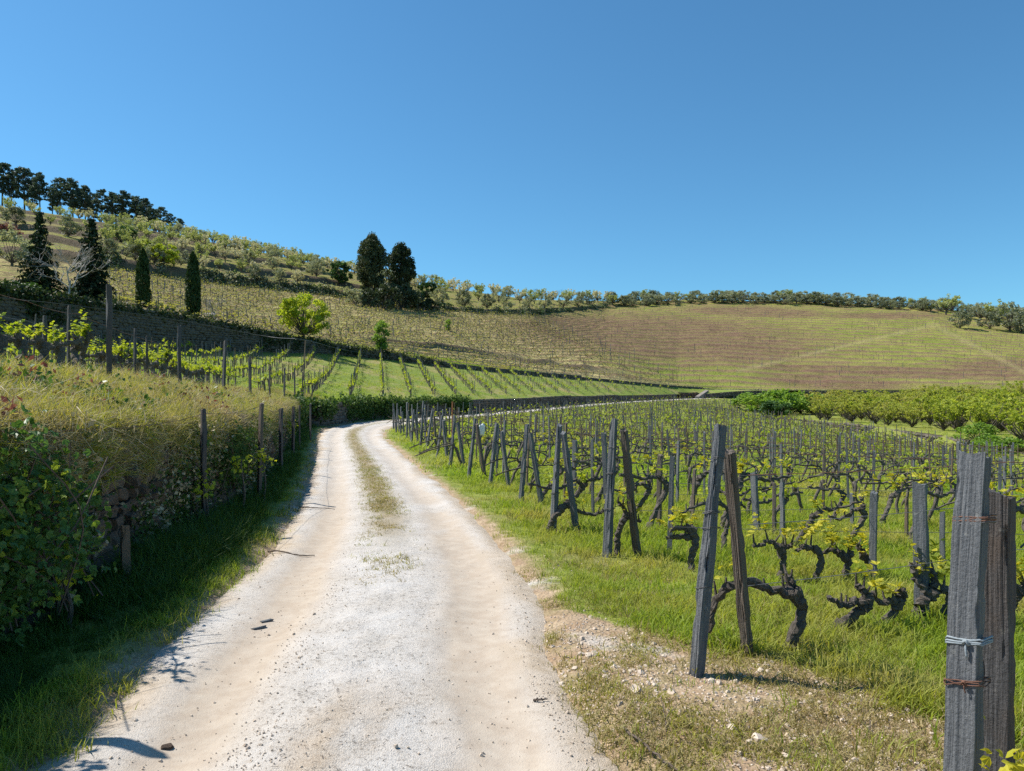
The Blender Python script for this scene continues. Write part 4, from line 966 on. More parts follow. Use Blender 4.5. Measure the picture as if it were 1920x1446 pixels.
# trellis wires
def sag_line(pts, n=None, sag=.015):
    P = [];
    for a, b in zip(pts[:-1], pts[1:]):
        for t in np.linspace(0, 1, 5)[:-1]: p = a * (1 - t) + b * t; p = p - np.array([0, 0, sag * 4 * t * (1 - t)]); P.append(p)
    P.append(pts[-1]); return np.array(P)
for (blk, ri, pts, th) in row_lines:
    if len(pts) < 3: continue
    pts = pts[::3] + [pts[-1]]
    if blk == 'low':
        if ri > 13: continue
        e = thing("trellis_wire", f"thin wires strung low along the {nth(ri + 1)} row of the lower vineyard", "wire", [], (pts[0][0], pts[0][1], 0), group="wires of the lower vineyard")
    elif blk == 'edge':
        e = thing("trellis_wire", "thin wires along the leafy row above the grassy bank", "wire", [], (pts[0][0], pts[0][1], 0), group="wires of the upper terrace")
    else:
        if pts[0][1] > 75 or not seen(*pts[0]): continue
        e = thing("trellis_wire", f"thin wires up the {nth(ri)} climbing row of the upper terrace", "wire", [], (pts[0][0], pts[0][1], 0), group="wires of the upper terrace")
    base = np.array([pts[0][0], pts[0][1], 0])
    zz = (znear if blk == 'low' else zterr)(np.array([p[0] for p in pts]), np.array([p[1] for p in pts]))
    for h in ((.52, .95, 1.3) if blk != 'ter' else (.62, 1.35)):
        P = np.array([(p[0], p[1], z + h * (1 if i else 1.0)) for i, (p, z) in enumerate(zip(pts, zz))]) - base
        P = P[:40]
        if blk == 'low' and ri in (0,) : P[0] = np.array(AFR[1][1]) - base + np.array([0, 0, h * .95])
        put("strand", mesh_of("strand", *tube(sag_line(list(P)), .003 if blk == 'low' else .004, 3, caps=False), [M['rust' if h > 1 else 'wire']]), e)

# ------------------------------------------------------------------ fence along the retaining wall
def fence_post(u, vt, vb, me, wsc, lab, x=None, d=None):
    if d is None: b = near_at(u, vb)
    else: b = np.array([(u - CX) / F * d if x is None else x, d, 0]); b[2] = znear(b[:1], b[1:2])[0]
    h = EYE + (HV - vt) / F * b[1] - b[2]
    o = put("fence_post", me, None, tuple(b), (rng.normal(0, .02), rng.normal(0, .03), rng.uniform(-1.1, -.5)), (wsc, wsc, h)); tag(o, lab, "fence post", "posts in front of the retaining wall"); return b, h
FP = []
FP.append(fence_post(383, 766, 1000, SKd[0], 1.25, "grey weathered post leaning in front of the wall, nearest lit one on the left"))
FP.append(fence_post(486, 755, 940, SB[0], 1.15, "red-brown thin post in front of the wall"))
FP.append(fence_post(527, 765, 890, SKd[1], 1.2, "dark post on the grass edge, right of the red-brown one"))
FP.append(fence_post(549, 762, 858, SKd[2], 1.15, "dark post further along the wall, second from the bend"))
FP.append(fence_post(561, 760, 842, SKd[3], 1.05, "thin dark post nearest the bend by the left wall"))
FP.append(fence_post(582, 757, 828, SKd[4], .9, "thin short post in front of the ivy at the bend"))
fence_post(237, 985, 1112, SWd[0], 1.5, "dark stub of a post in the shade under the wall")
fence_post(124, 1020, 1150, SWd[1], 1.6, "dark stub of a post below the bramble")
o = put("fence_post", SK[2], None, (-3.2, 3.98, znear(np.array([-3.2]), np.array([3.98]))[0]), (0, .02, .5), (1.1, 1.1, 1.85)); tag(o, "post left of the view whose shadow falls over the track's edge", "fence post", "posts in front of the retaining wall")
for j, hh in enumerate((.96, .47)):
    pts = [np.array([-3.25, 3.5, 1.55 * hh + .1]), np.array([-3.6, 6.3, 1.5 * hh])] + [np.array([b[0], b[1], b[2] + h * hh]) for b, h in FP]
    o = put("fence_wire", mesh_of("fence_wire", *tube(sag_line(pts, sag=.05), .003, 4, caps=False), [M['rust']])); tag(o, f"{'upper' if j == 0 else 'lower'} rusty wire along the fence posts before the retaining wall", "wire")

# ------------------------------------------------------------------ trees
def clumpy(centers, rad, per, size, rnd, mats_i=0, up=.3, flat=.8, mb=None):
    V = []
    c = np.repeat(np.asarray(centers), per, 0); r_ = np.repeat(np.broadcast_to(rad, (len(centers),)), per)
    d = rnd.normal(size=c.shape); d /= np.linalg.norm(d, axis=1)[:, None]; q = rnd.random(len(c)) ** .45
    P = c + d * (q * r_)[:, None] * np.array([1, 1, flat])
    return cards(P, size * rnd.uniform(.6, 1.3, len(P)), rnd, up)
def limbs(mb, starts_, ends, r0, r1, rnd, sides=5, n=6, curve=.15):
    for s_, e_ in zip(starts_, ends):
        s_, e_ = np.array(s_), np.array(e_); L = np.linalg.norm(e_ - s_); m = (s_ + e_) / 2 + rnd.normal(0, curve * L * .5, 3) + np.array([0, 0, -.08 * L])
        P = curve_pts([s_, m, e_], n); mb.add(*tube(P, np.linspace(r0, r1, n), sides, .1, int(rnd.integers(999)), caps=False))
def mk_tree(seed, kind):
    r_ = np.random.default_rng(seed); T = MB()
    def crown(C, rad, per, size, mat, up=.3, flat=.8):
        V, Fc = clumpy(C, rad, per, size, r_, 0, up, flat); return mesh_of("crown", V, Fc, [M[mat]])
    if kind == 'pine':
        H = 13.0; b = r_.normal(0, .5, 2); tr = curve_pts([(0, 0, -.5), (b[0] * .2, b[1] * .2, H * .35), (b[0] * .7, b[1] * .7, H * .7), (b[0], b[1], H * .97)], 12)
        T.add(*tube(tr, np.linspace(.24, .05, 12), 7, .1, seed)); C = []; rad = []
        z = H * r_.uniform(.24, .42)
        while z < H * .99:
            t = (z / H - .3) / .7; wmax = H * .235 * (math.sin(min(max(t, .02), 1) ** .8 * math.pi * .86 + .25)) * r_.uniform(.75, 1.2)
            for q in range(int(r_.integers(4, 8))):
                an = r_.uniform(0, 6.28); rr = wmax * r_.uniform(.35, 1.1); C.append((np.interp(z, tr[:, 2], tr[:, 0]) + rr * math.cos(an), np.interp(z, tr[:, 2], tr[:, 1]) + rr * math.sin(an), z + rr * .15)); rad.append(r_.uniform(.45, .9))
            z += r_.uniform(.4, .7)
        C = np.array(C); s_ = [(np.interp(c[2] - .8, tr[:, 2], tr[:, 0]), np.interp(c[2] - .8, tr[:, 2], tr[:, 1]), c[2] - .8) for c in C]; limbs(T, s_, C, .07, .02, r_, 4, 4)
        return [("trunk", T.mesh("trunk", [M['tree_bark']])), ("crown", crown(C, np.array(rad), 60, .26, 'pine', .3, .6))]
    if kind == 'conifer':
        H = 10.0; tr = np.array([(0, 0, -.3), (0, 0, H)]); T.add(*tube(curve_pts(tr, 8), np.linspace(.2, .02, 8), 6)); P = []; 
        z = .5
        while z < H:
            Rr = (H - z) / H * 3.1 * r_.uniform(.75, 1.1) + .15; nb = int(6 + Rr * 2)
            for q in range(nb):
                an = r_.uniform(0, 6.28); Rq = Rr * r_.uniform(.65, 1.12); ts = np.linspace(.15, 1, max(4, int(Rq * 7)))
                for t in ts:
                    k_ = 3; P += [(Rq * t * math.cos(an) + r_.normal(0, .12), Rq * t * math.sin(an) + r_.normal(0, .12), z + .25 * t - .55 * t * t * Rq * .5 + r_.normal(0, .07)) for _ in range(k_)]
            z += r_.uniform(.28, .42)
        P = np.array(P); V, Fc = cards(P, .24 * r_.uniform(.6, 1.3, len(P)), r_, -.2, 1.9)
        return [("trunk", T.mesh("trunk", [M['tree_bark']])), ("crown", mesh_of("crown", V, Fc, [M['conifer']]))]
    if kind == 'cypress':
        H = 7.0; T.add(*tube(np.array([(0, 0, -.3), (0, 0, .6), (0, 0, H * .8)]), [.14, .12, .03], 6)); n = 5200
        t = r_.random(n) ** .9; an = r_.uniform(0, 6.28, n); prof = np.interp(t, [0, .03, .2, .5, .8, .95, 1], [.35, .62, .78, .76, .55, .28, .03]); 
        wv = 1 + .22 * (fbm(an * 1.3 + seed, t * 7, seed) - .5) * 2
        rr = prof * wv * np.sqrt(r_.uniform(.35, 1, n)); P = np.stack([rr * np.cos(an), rr * np.sin(an), .15 + t * H], 1)
        V, Fc = cards(P, .13 * r_.uniform(.6, 1.4, n), r_, 1.6, 2.6)
        return [("trunk", T.mesh("trunk", [M['tree_bark']])), ("crown", mesh_of("crown", V, Fc, [M['cypress']]))]
    if kind == 'big':
        H = 15.0; C = []; rad = []; lean = r_.normal(0, .4, 2)
        T.add(*tube(curve_pts([(0, 0, -.5), (.2, 0, H * .3), (lean[0], lean[1], H * .85)], 9), np.linspace(.42, .08, 9), 8, .1, seed))
        for q in range(115):
            t = r_.random(); prof = np.interp(t, [0, .12, .4, .7, .9, 1], [1.4, 2.2, 3.0, 2.8, 1.8, .4]); an = r_.uniform(0, 6.28); rr = prof * r_.uniform(.35, 1.05)
            C.append((lean[0] * t + rr * math.cos(an), lean[1] * t + rr * math.sin(an), H * (.12 + .85 * t))); rad.append(r_.uniform(.6, 1.3))
        C = np.array(C); limbs(T, [(c[0] * .25, c[1] * .25, max(c[2] - 2.2, .5)) for c in C[::2]], C[::2], .12, .03, r_)
        return [("trunk", T.mesh("trunk", [M['tree_bark']])), ("crown", crown(C, np.array(rad), 130, .30, 'bigtree', .8, 1.2))]
    if kind in ('bright_tree', 'round', 'vase'):
        H = {'bright_tree': 5.2, 'round': 6.0, 'vase': 4.6}[kind]; mat = {'bright_tree': 'bright', 'round': 'darkgreen', 'vase': 'mid'}[kind]; C = []; rad = []
        fork = H * (.13 if kind != 'vase' else .08)
        T.add(*tube(curve_pts([(0, 0, -.3), (.05, 0, fork * .5), (0, .03, fork), (.1, 0, H * .6)], 8), np.linspace(.15, .05, 8), 7, .1, seed))
        for q in range({'bright_tree': 75, 'round': 60, 'vase': 40}[kind]):
            d = r_.normal(size=3); d /= np.linalg.norm(d); s_ = r_.uniform(.55, 1.0)
            if kind == 'vase': t = r_.random(); w_ = np.interp(t, [0, .35, .75, 1], [.35, .95, 1.1, .5]); an = r_.uniform(0, 6.28); rr = w_ * r_.uniform(.3, 1); C.append((rr * math.cos(an), rr * math.sin(an), H * (.12 + .82 * t)))
            elif kind == 'round': C.append((d[0] * s_ * 2.5, d[1] * s_ * 2.5, H * .52 + d[2] * s_ * H * .42))
            else: C.append((d[0] * s_ * 2.55, d[1] * s_ * 2.55, H * .52 + d[2] * s_ * H * .45))
            rad.append(r_.uniform(.3, .62))
        C = np.array(C); limbs(T, [(0, 0, fork * r_.uniform(.8, 1.3)) for c in C], C, .05, .012, r_, 4, 5)
        return [("trunk", T.mesh("trunk", [M['tree_bark']])), ("crown", crown(C, np.array(rad), 70 if kind != 'bright_tree' else 85, .16 if kind != 'round' else .24, mat, .4, .9))]
    if kind in ('olive', 'olive_dark', 'cherry', 'blossom', 'orchard', 'shrub', 'redshrub', 'bushy', 'darkshrub'):
        H = {'olive': 4.6, 'olive_dark': 4.4, 'cherry': 4.2, 'blossom': 4.4, 'orchard': 4.3, 'shrub': 2.4, 'redshrub': 3.0, 'bushy': 3.4, 'darkshrub': 3.0}[kind]
        mat = {'shrub': 'darkgreen', 'darkshrub': 'bigtree', 'redshrub': 'redleaf', 'bushy': 'mid'}.get(kind, kind); C = []; rad = []
        dense = kind in ('olive', 'olive_dark', 'darkshrub', 'shrub', 'redshrub', 'bushy'); fork = H * (.12 if kind in ('olive', 'olive_dark') else .22 if kind in ('cherry', 'blossom') else .1)
        T.add(*tube(curve_pts([(0, 0, -.3), (r_.normal(0, .08), r_.normal(0, .08), fork * .6), (0, 0, fork)], 5), np.linspace(.16, .12, 5), 6, .15, seed))
        nl = 26 if dense else 32 if kind == 'orchard' else 20; ends = []
        for q in range(nl):
            an = r_.uniform(0, 6.28); t = r_.random(); w_ = H * .5 * (math.sin(math.pi * min(.96, .25 + .66 * t)) if dense else np.interp(t, [0, .5, 1], [.5, .9, .85])); rr = w_ * r_.uniform(.4, 1.05)
            ends.append((rr * math.cos(an), rr * math.sin(an), H * ((.2 if dense else .42) + (.72 if dense else .55) * t)) if kind not in ('shrub', 'redshrub', 'bushy', 'darkshrub') else (rr * 1.2 * math.cos(an), rr * 1.2 * math.sin(an), H * (.12 + .8 * t)))
        ends = np.array(ends); limbs(T, [(0, 0, fork * r_.uniform(.7, 1.05)) for _ in ends], ends, .055, .014, r_, 4, 5, .2)
        C = list(ends); rad = [r_.uniform(.4, .75) if dense else r_.uniform(.2, .4) if kind == 'orchard' else r_.uniform(.28, .5) for _ in ends]
        if not dense:
            for e_ in ends[:14]: C.append(e_ * .75 + np.array([0, 0, .3])); rad.append(.4)
        per = {'olive': 46, 'olive_dark': 52, 'cherry': 20, 'blossom': 26, 'orchard': 24, 'shrub': 44, 'redshrub': 40, 'bushy': 50, 'darkshrub': 60}[kind]
        return [("trunk", T.mesh("trunk", [M['tree_bark']])), ("crown", crown(np.array(C), np.array(rad), per, .17 if kind == 'orchard' else .21, mat, .8 if kind == 'orchard' else .3, .85))]
    if kind in ('bare', 'bare_dark'):
        bm_ = M['pale_bark'] if kind == 'bare' else M['tree_bark']
        def grow(p, d, L, r, depth):
            e_ = p + d * L; m = (p + e_) / 2 + r_.normal(0, .05 * L, 3); T.add(*tube(curve_pts([p, m, e_], 4), np.linspace(r, r * .6, 4), 5 if depth > 2 else 3, caps=False))
            if depth == 0: return
            for q in range(int(r_.integers(2, 4)) + (1 if depth >= 4 else 0)):
                nd = d + r_.normal(0, .52, 3) + np.array([0, 0, .12]); nd /= np.linalg.norm(nd); st_ = p + (e_ - p) * r_.uniform(.6, 1)
                grow(st_, nd, L * r_.uniform(.62, .86), r * .66, depth - 1)
        grow(np.array([0, 0, -.2]), np.array([.1, 0, 1.0]), 1.3, .05, 5)
        tm = T.mesh("trunk", [bm_]); h = max(v.co.z for v in tm.vertices)
        for v in tm.vertices: v.co *= 5.0 / h
        return [("trunk", tm)]
TREE = {}
HGT = {'pine': 13, 'conifer': 10, 'cypress': 7, 'big': 15, 'bright_tree': 5.2, 'round': 6, 'vase': 4.6, 'olive': 4.6, 'olive_dark': 4.4, 'cherry': 4.2, 'blossom': 4.4, 'orchard': 4.3, 'shrub': 2.4, 'redshrub': 3.0, 'bushy': 3.4, 'darkshrub': 3.0, 'bare': 5, 'bare_dark': 5}
def variants(kind, n):
    if kind not in TREE: TREE[kind] = [mk_tree(700 + 31 * len(TREE) + i, kind) for i in range(n)]
    return TREE[kind]
NVAR = {'pine': 6, 'olive': 4, 'olive_dark': 3, 'cherry': 5, 'blossom': 4, 'orchard': 5, 'shrub': 3, 'bushy': 3, 'cypress': 2, 'conifer': 2, 'big': 2, 'bare': 2, 'bare_dark': 2}
def plant(kind, name, label, p, h, cat="tree", group=None, wide=1.0, var=None):
    vs = variants(kind, NVAR.get(kind, 1)); pt = vs[rng.integers(len(vs)) if var is None else var % len(vs)]; s_ = h / HGT[kind]
    return thing(name, label, cat, pt, tuple(p), (0, 0, rng.uniform(0, 6.28)), (s_ * wide, s_ * wide, s_), group)
def px_plant(kind, name, label, u, vt, vb, surf='hill', cat="tree", group=None, wide=1.0, var=None):
    p = hill_at(u, vb) if surf == 'hill' else near_at(u, vb, zterr, 20, 140)
    return plant(kind, name, label, p, (vb - vt) * p[1] / F, cat, group, wide, var)
# pines on the hilltop
for i, (u, vt, vb) in enumerate([(-22, 300, 398), (4, 303, 398), (22, 322, 398), (46, 313, 400), (75, 324, 405), (112, 331, 412), (137, 335, 414), (160, 347, 418), (190, 354, 424), (212, 360, 428), (235, 358, 430), (255, 365, 434), (276, 372, 438), (300, 386, 440), (318, 398, 443), (336, 408, 446), (352, 426, 449), (98, 350, 409), (148, 352, 416), (224, 372, 428), (266, 380, 436), (60, 336, 404), (176, 362, 422), (288, 390, 440)]):
    d_ = zof(C5, u)[1] - (6 if i < 17 else -6); z = zhill(np.array([float(u)]), np.array([d_]))[0]; z_t = EYE + (HV - vt) / F * d_
    plant('pine', "pine_tree", f"dark pine on the hilltop crest, {nth(i + 1)} from the left edge" if i < 17 else f"dark pine in the second line behind the {nth([6, 8, 11, 13, 5, 9, 14][i - 17])} crest pine", ((u - CX) / F * d_, d_, z - .3), z_t - z, group="pines on the hilltop crest", wide=rng.uniform(.9, 1.2))
px_plant('conifer', "conifer_tree", "dark drooping conifer near the left edge, behind the bare tree", 75, 402, 556, wide=.95, group="dark conifers above the bank", var=0)
px_plant('conifer', "conifer_tree", "dark drooping conifer right of the bare tree, left of the cypresses", 172, 412, 568, wide=1.05, group="dark conifers above the bank", var=1)
px_plant('bare', "bare_tree", "leafless pale-branched tree standing on the bank before the conifers", 128, 452, 574, wide=1.25, var=0)
px_plant('bare', "bare_tree", "small leafless pale tree right of the second cypress", 404, 552, 606, wide=1.3, var=1)
px_plant('cypress', "cypress_tree", "slim cypress column, left one of the pair", 268, 469, 581, var=0); px_plant('cypress', "cypress_tree", "tall cypress column, right one of the pair", 362, 476, 597, var=1)
px_plant('bright_tree', "leafy_tree", "round bright yellow-green tree at the edge of the bank", 570, 546, 641)
px_plant('vase', "young_tree", "small fresh green tree below the bright round tree, at the bank's end", 715, 601, 661, wide=1.15)
px_plant('round', "round_tree", "round deep green tree left of the two tall dark trees", 638, 486, 536, wide=1.15)
px_plant('big', "tall_tree", "taller left tree of the dark pair on the slope", 697, 443, 572, wide=1.0, var=0); px_plant('big', "tall_tree", "shorter right tree of the dark pair, with a pointed top", 752, 459, 574, wide=1.1, var=1)
for i, (u, vt, vb, k, h_, lab) in enumerate([(668, 540, 574, 'olive', 1.5, "grey shrub left of the tall dark pair"), (690, 540, 578, 'darkshrub', .8, "dark shrub under the taller dark tree"), (722, 530, 582, 'darkshrub', .9, "dark shrub between the tall dark trees"), (752, 530, 582, 'darkshrub', 1.0, "dark shrub at the foot of the shorter dark tree"), (778, 545, 582, 'darkshrub', 1.1, "dark shrub right of the tall dark pair"), (805, 560, 583, 'darkshrub', 1.6, "low dark shrub trailing right of the dark pair"),
        (800, 525, 563, 'round', 1.2, "small round green tree right of the tall dark pair"), (30, 388, 424, 'olive_dark', 1.2, "dark leaning tree on the left hill below the pines"), (8, 418, 450, 'redshrub', 1.4, "reddish shrub at the left edge"), (22, 432, 500, 'olive', 1.1, "pale grey-green tree at the left edge before the conifers"),
        (128, 405, 445, 'olive_dark', 1.2, "dark bushy tree between the two conifers, below the pines"), (222, 425, 448, 'shrub', 1.1, "small dark evergreen on the terraces, left of two"), (238, 424, 452, 'shrub', 1, "small dark evergreen on the terraces, right of two"), (232, 436, 456, 'olive', 1.1, "small silvery olive before the dark evergreens"), (308, 455, 500, 'bright_tree', 1.1, "yellow-green tree on the terraces above the right cypress"),
        (265, 452, 490, 'cherry', 1.6, "pale yellow-green tree above the left cypress"), (338, 462, 500, 'bare_dark', 1.3, "dark leaning bare tree left of the right cypress"), (275, 448, 470, 'bright_tree', 1.2, "small yellowish tree high on the terraces"), (840, 598, 622, 'vase', 1.2, "tiny pale green sapling among the slope vines"), (50, 540, 566, 'shrub', 1.7, "dark low evergreen at the foot of the left conifer"), (20, 536, 560, 'shrub', 1.7, "dark low shrub at the left edge above the bank")]):
    px_plant(k, "shrub" if k in ('shrub', 'redshrub', 'darkshrub') else "small_tree", lab, u, vt, vb, cat="shrub" if 'shrub' in k else "tree", wide=h_)
# terraced orchards on the left slope
def orchard_rows(u0, u1, fs_, gap, kinds, name, lab, group, h=(2.6, 4.2), wide=1.0, jit=1.0):
    n = 0
    for ri, f in enumerate(fs_):
        u = u0 + rng.uniform(0, 8); i = 0
        while u < u1:
            d4_, d5_ = zof(C4, u)[1], zof(C5, u)[1]; d_ = d4_ + (d5_ - d4_) * f + rng.normal(0, jit)
            if not (655 < u < 815 and f < .4) and not (600 < u < 665 and f < .3):
                z = zhill(np.array([u]), np.array([d_]))[0]; k = kinds[rng.integers(len(kinds))] if not callable(kinds) else kinds(u, f); i += 1; n += 1
                kd = {'olive': 'silvery olive', 'olive_dark': 'dark olive', 'cherry': 'thin-leaved cherry', 'blossom': 'blossoming cherry', 'bare_dark': 'bare fruit'}.get(k, 'green')
                plant(k, name, f"{kd} tree {lab}, {nth(i)} in the {nth(ri + 1)} tier up", ((u - CX) / F * d_, d_, z - .15), rng.uniform(*h), group=group, wide=wide)
            u += gap * F / d_ * rng.uniform(.75, 1.3)
    return n
def kl(u, f):
    r_ = rng.random()
    if f < .05: return 'olive' if r_ < .65 else 'blossom' if r_ < .8 else 'olive_dark'
    if u > 400 and f < .6: return 'blossom' if r_ < .55 else 'cherry' if r_ < .8 else 'olive'
    return 'cherry' if r_ < .62 else 'blossom' if r_ < .82 else 'olive'
orchard_rows(200, 780, (.016, .07, .15, .22, .30, .38, .46, .54, .62, .70, .79, .88, .97), 4.7, kl, "fruit_tree", "on the left terraces", "orchard trees on the left terraces")
orchard_rows(10, 200, (.12, .3, .5, .7, .85), 9.0, kl, "fruit_tree", "high on the far left hillside", "orchard trees on the far left hillside")
orchard_rows(785, 1140, (.04, .30, .62, .9), 5.0, lambda u, f: ('olive' if rng.random() < .7 else 'olive_dark') if f < .2 else ('cherry' if rng.random() < .5 else 'blossom' if rng.random() < .5 else 'olive'), "fruit_tree", "right of the tall dark pair", "orchard trees right of the dark pair", (3.6, 5.0), 1.1)
orchard_rows(1143, 1960, (.1, .4, .95), 4.3, lambda u, f: 'olive' if rng.random() < .6 else 'olive_dark' if rng.random() < .6 else 'cherry', "olive_tree", "on the skyline of the right hill", "olive trees on the right skyline", (2.7, 5.3), 1.5, 1.5)
for i, (u, vt, vb, k) in enumerate([(1801, 582, 616, 'olive_dark'), (1856, 584, 618, 'olive_dark'), (1893, 566, 622, 'olive'), (1915, 590, 626, 'olive_dark'), (1870, 565, 606, 'cherry'), (1838, 566, 600, 'olive'), (1775, 552, 592, 'cherry')]):
    px_plant(k, "olive_tree", ["round dark olive alone on the right slope with its shadow below", "second dark olive right of the lone one", "tall pale olive near the right edge", "dark olive at the right edge of the slope", "thin-leaved tree behind the second dark olive", "pale olive just behind the lone dark one", "tall thin tree at the top of the slope track"][i], u, vt, vb, group="olive trees at the right end of the slope", wide=1.15)
for u, vt, vb, lab in ((1005, 533, 556, "bare dark tree on the skyline, left of two"), (1047, 537, 560, "bare dark tree on the skyline, right of two"), (1395, 548, 572, "bare dark treetop over the skyline olives")): px_plant('bare_dark', "bare_tree", lab, u, vt, vb, wide=1.2)
# green orchard behind the lower vineyard
n = 0; cand = []
for a in np.arange(0, 130, 4.0):
    for b in np.arange(0, 130, 4.1):
        x = 24 + a + rng.normal(0, .5); y = 44 + b + .12 * a + rng.normal(0, .5); u = CX + F * x / y
        if not (1395 < u < 2040) or y > 138: continue
        P = np.array([[x, y]]); dl, sl_, *_ = poly_near(P, LW); dw, sw_, *_ = poly_near(P, W)
        if sl_[0] < 0 or dl[0] < 1.8 or sw_[0] > 0 or dw[0] < 3: continue
        if u < 1530 and y > 92: continue
        cand.append((y, x))
cand.sort()
for i, (y, x) in enumerate(cand[:290]):
    plant('orchard', "cherry_tree", f"fresh green orchard tree beyond the low grey wall, {nth(i + 1)} counting from the nearest", (x, y, float(znear(np.array([x]), np.array([y]))[0]) - .1), rng.uniform(2.1, 3.6), group="green trees of the low orchard", wide=1.35)
for i, (u, vt, vb, k) in enumerate([(1412, 738, 776, 'bushy'), (1440, 733, 778, 'bushy'), (1470, 735, 782, 'bushy'), (1500, 739, 780, 'bushy'), (1455, 756, 786, 'shrub'), (1525, 744, 782, 'bushy')]):
    p = near_at(u, vb - 4, lo=60); plant(k, "bush", ["leftmost vivid green bush by the orchard corner", "tallest vivid green bush by the orchard corner", "vivid green bush over the dark hollow", "vivid green bush touching the orchard", "dark bush in the hollow before the vivid green ones", "rightmost vivid green bush by the orchard corner"][i], p, (vb - vt) * p[1] / F, "bush", "vivid bushes at the orchard corner", 1.6)
for i, u in enumerate((1828, 1850, 1872, 1893)):
    p = near_at(u, 850 + (u - 1828) * .2, lo=30); plant('bushy', "bush", f"green bush hanging over the low wall at right, {nth(i + 1)} of four", p, 1.5, "bush", "bushes over the low wall", 1.5)

# ------------------------------------------------------------------ rows on the far slopes (too many and too small to pick apart)
hv = []; hs = []
for r_ in range(NROW):
    f = (r_ + .5) / NROW
    for reg in ((200, 2000),):
        u = reg[0] + rng.uniform(0, 9)
        while u < reg[1]:
            d_ = zof(C2T, u)[1] + (zof(C4, u)[1] - zof(C2T, u)[1]) * f; z = float(zhill(np.array([u]), np.array([d_]))[0])
            x = (u - CX) / F * d_; left = u < 1000 + (HV - (z - EYE) / d_ * F - 590) * 2.1
            hv.append((x, d_ + rng.normal(0, .15), z, rng.uniform(.8, 1.2) * (1.0 if left else .6), left))
            if rng.random() < (.32 if left else .16): hs.append((x, d_, z, rng.uniform(1.2, 1.7)))
            u += (1.1 if left else 1.4) * F / d_ * rng.uniform(.55, 1.45)
hq = np.array(hv); rr_ = np.zeros((len(hq), 3)); rr_[:, 2] = rng.normal(-.12, .15, len(hq)) + np.where(rng.random(len(hq)) < .5, 0, math.pi); lf = hq[:, 4] > 0
HVS = []
for i in range(5):
    r_ = np.random.default_rng(900 + i); mb = MB(); mb.add(*tube([(0, 0, -.1), (.08, 0, .3), (-.1, 0, .55), (-.55, 0, .6)], [.05, .05, .045, .03], 4)); V, Fc = cards(r_.normal(0, 1, (7, 3)) * (.4, .12, .08) + (-.15, 0, .68), .17, r_); mb.add(V, Fc, 1)
    V, Fc = cards(r_.normal(0, 1, (7, 3)) * (.7, .13, .04) + (0, -.25, .06), .2, r_, .6); mb.add(V, Fc, 2); HVS.append((mb.mesh("slope_vine", [M['bark'], M['hillvine'], M['grass_dry']]), None)); mb = MB(); mb.add(*tube([(0, 0, -.1), (.05, 0, .35), (-.1, 0, .5), (-.5, 0, .55)], [.05, .05, .045, .03], 4)); V, Fc = cards(r_.normal(0, 1, (4, 3)) * (.4, .1, .08) + (-.1, 0, .62), .16, r_); mb.add(V, Fc, 1); V, Fc = cards(r_.normal(0, 1, (5, 3)) * (.6, .1, .03) + (0, -.3, .05), .2, r_, .6); mb.add(V, Fc, 1); HVS[-1] = (HVS[-1][0], mb.mesh("hill_vine", [M["bark"], M["hillvine"]]))
scatter("slope_vines", hq[lf, :3], rr_[lf], hq[lf, 3], lib("slope_vine", [a for a, b in HVS]), "thin rows of vines drawn across the dry left slope")
scatter("hill_vines", hq[~lf, :3], rr_[~lf], hq[~lf, 3], lib("hill_vine", [b for a, b in HVS]), "thin rows of young vines drawn across the right hill")
for (ua, va, ub, vb, nn_) in ((985, 592, 1278, 718, 34), (1395, 694, 1752, 612, 22), (1755, 608, 1915, 690, 18), (975, 592, 1190, 700, 24)):
    for t in np.linspace(0, 1, nn_): p = hill_at(ua + (ub - ua) * t, va + (vb - va) * t); hs.append((p[0], p[1], p[2], rng.uniform(1.6, 2.1)))
hq = np.array(hs); scatter("slope_stakes", hq[:, :3], rots(len(hq), .06), np.column_stack([np.full(len(hq), 1.0), np.full(len(hq), 1.0), hq[:, 3]]), SKf, "thin stakes of the vine rows on the far slopes")

# ------------------------------------------------------------------ grass
def tuft(name, n, h, spread, lean, wd, seed, mat, bend=.35):
    r_ = np.random.default_rng(seed); V = []; Fc = []
    for i in range(n):
        an = r_.uniform(0, 6.28); b = r_.normal(0, spread, 2); hh = h * r_.uniform(.45, 1.15); ln = lean * r_.uniform(.2, 1.3) * hh; w_ = wd * r_.uniform(.6, 1.3)
        dx, dy = math.cos(an), math.sin(an); s_ = np.array([-dy, dx, 0]) * w_; p0 = np.array([b[0], b[1], -.03]); p1 = p0 + (dx * ln * .3, dy * ln * .3, hh * .55); p2 = p0 + (dx * ln, dy * ln, hh * (1 - bend * r_.random() * lean))
        k = len(V); V += [p0 - s_, p0 + s_, p1 + s_ * .8, p1 - s_ * .8, p2]; Fc += [(k, k + 1, k + 2, k + 3), (k + 3, k + 2, k + 4)]
    return mesh_of(name, np.array(V), Fc, [mat])
G_fine = lib("grass_tuft", [tuft("grass_tuft", 18, .13, .055, .85, .0034, i, M['grass']) for i in range(6)] + [tuft("grass_tuft", 12, .12, .06, .9, .003, 20 + i, M['grass_dry']) for i in range(1)])
G_far = lib("vineyard_tuft", [tuft("vineyard_tuft", 16, .13, .10, .95, .007, 30 + i, M['grass_far']) for i in range(6)])
G_bank = lib("bank_tuft", [tuft("bank_tuft", 20, .24, .07, .8, .0042, 40 + i, M['grass_bank'], .6) for i in range(4)] + [tuft("bank_straw", 16, .24, .08, 1.7, .0032, 50 + i, M['straw'], 1.0) for i in range(3)])
G_shade = lib("lush_tuft", [tuft("lush_tuft", 18, .33, .06, .7, .0048, 60 + i, M['grass_shade']) for i in range(5)])
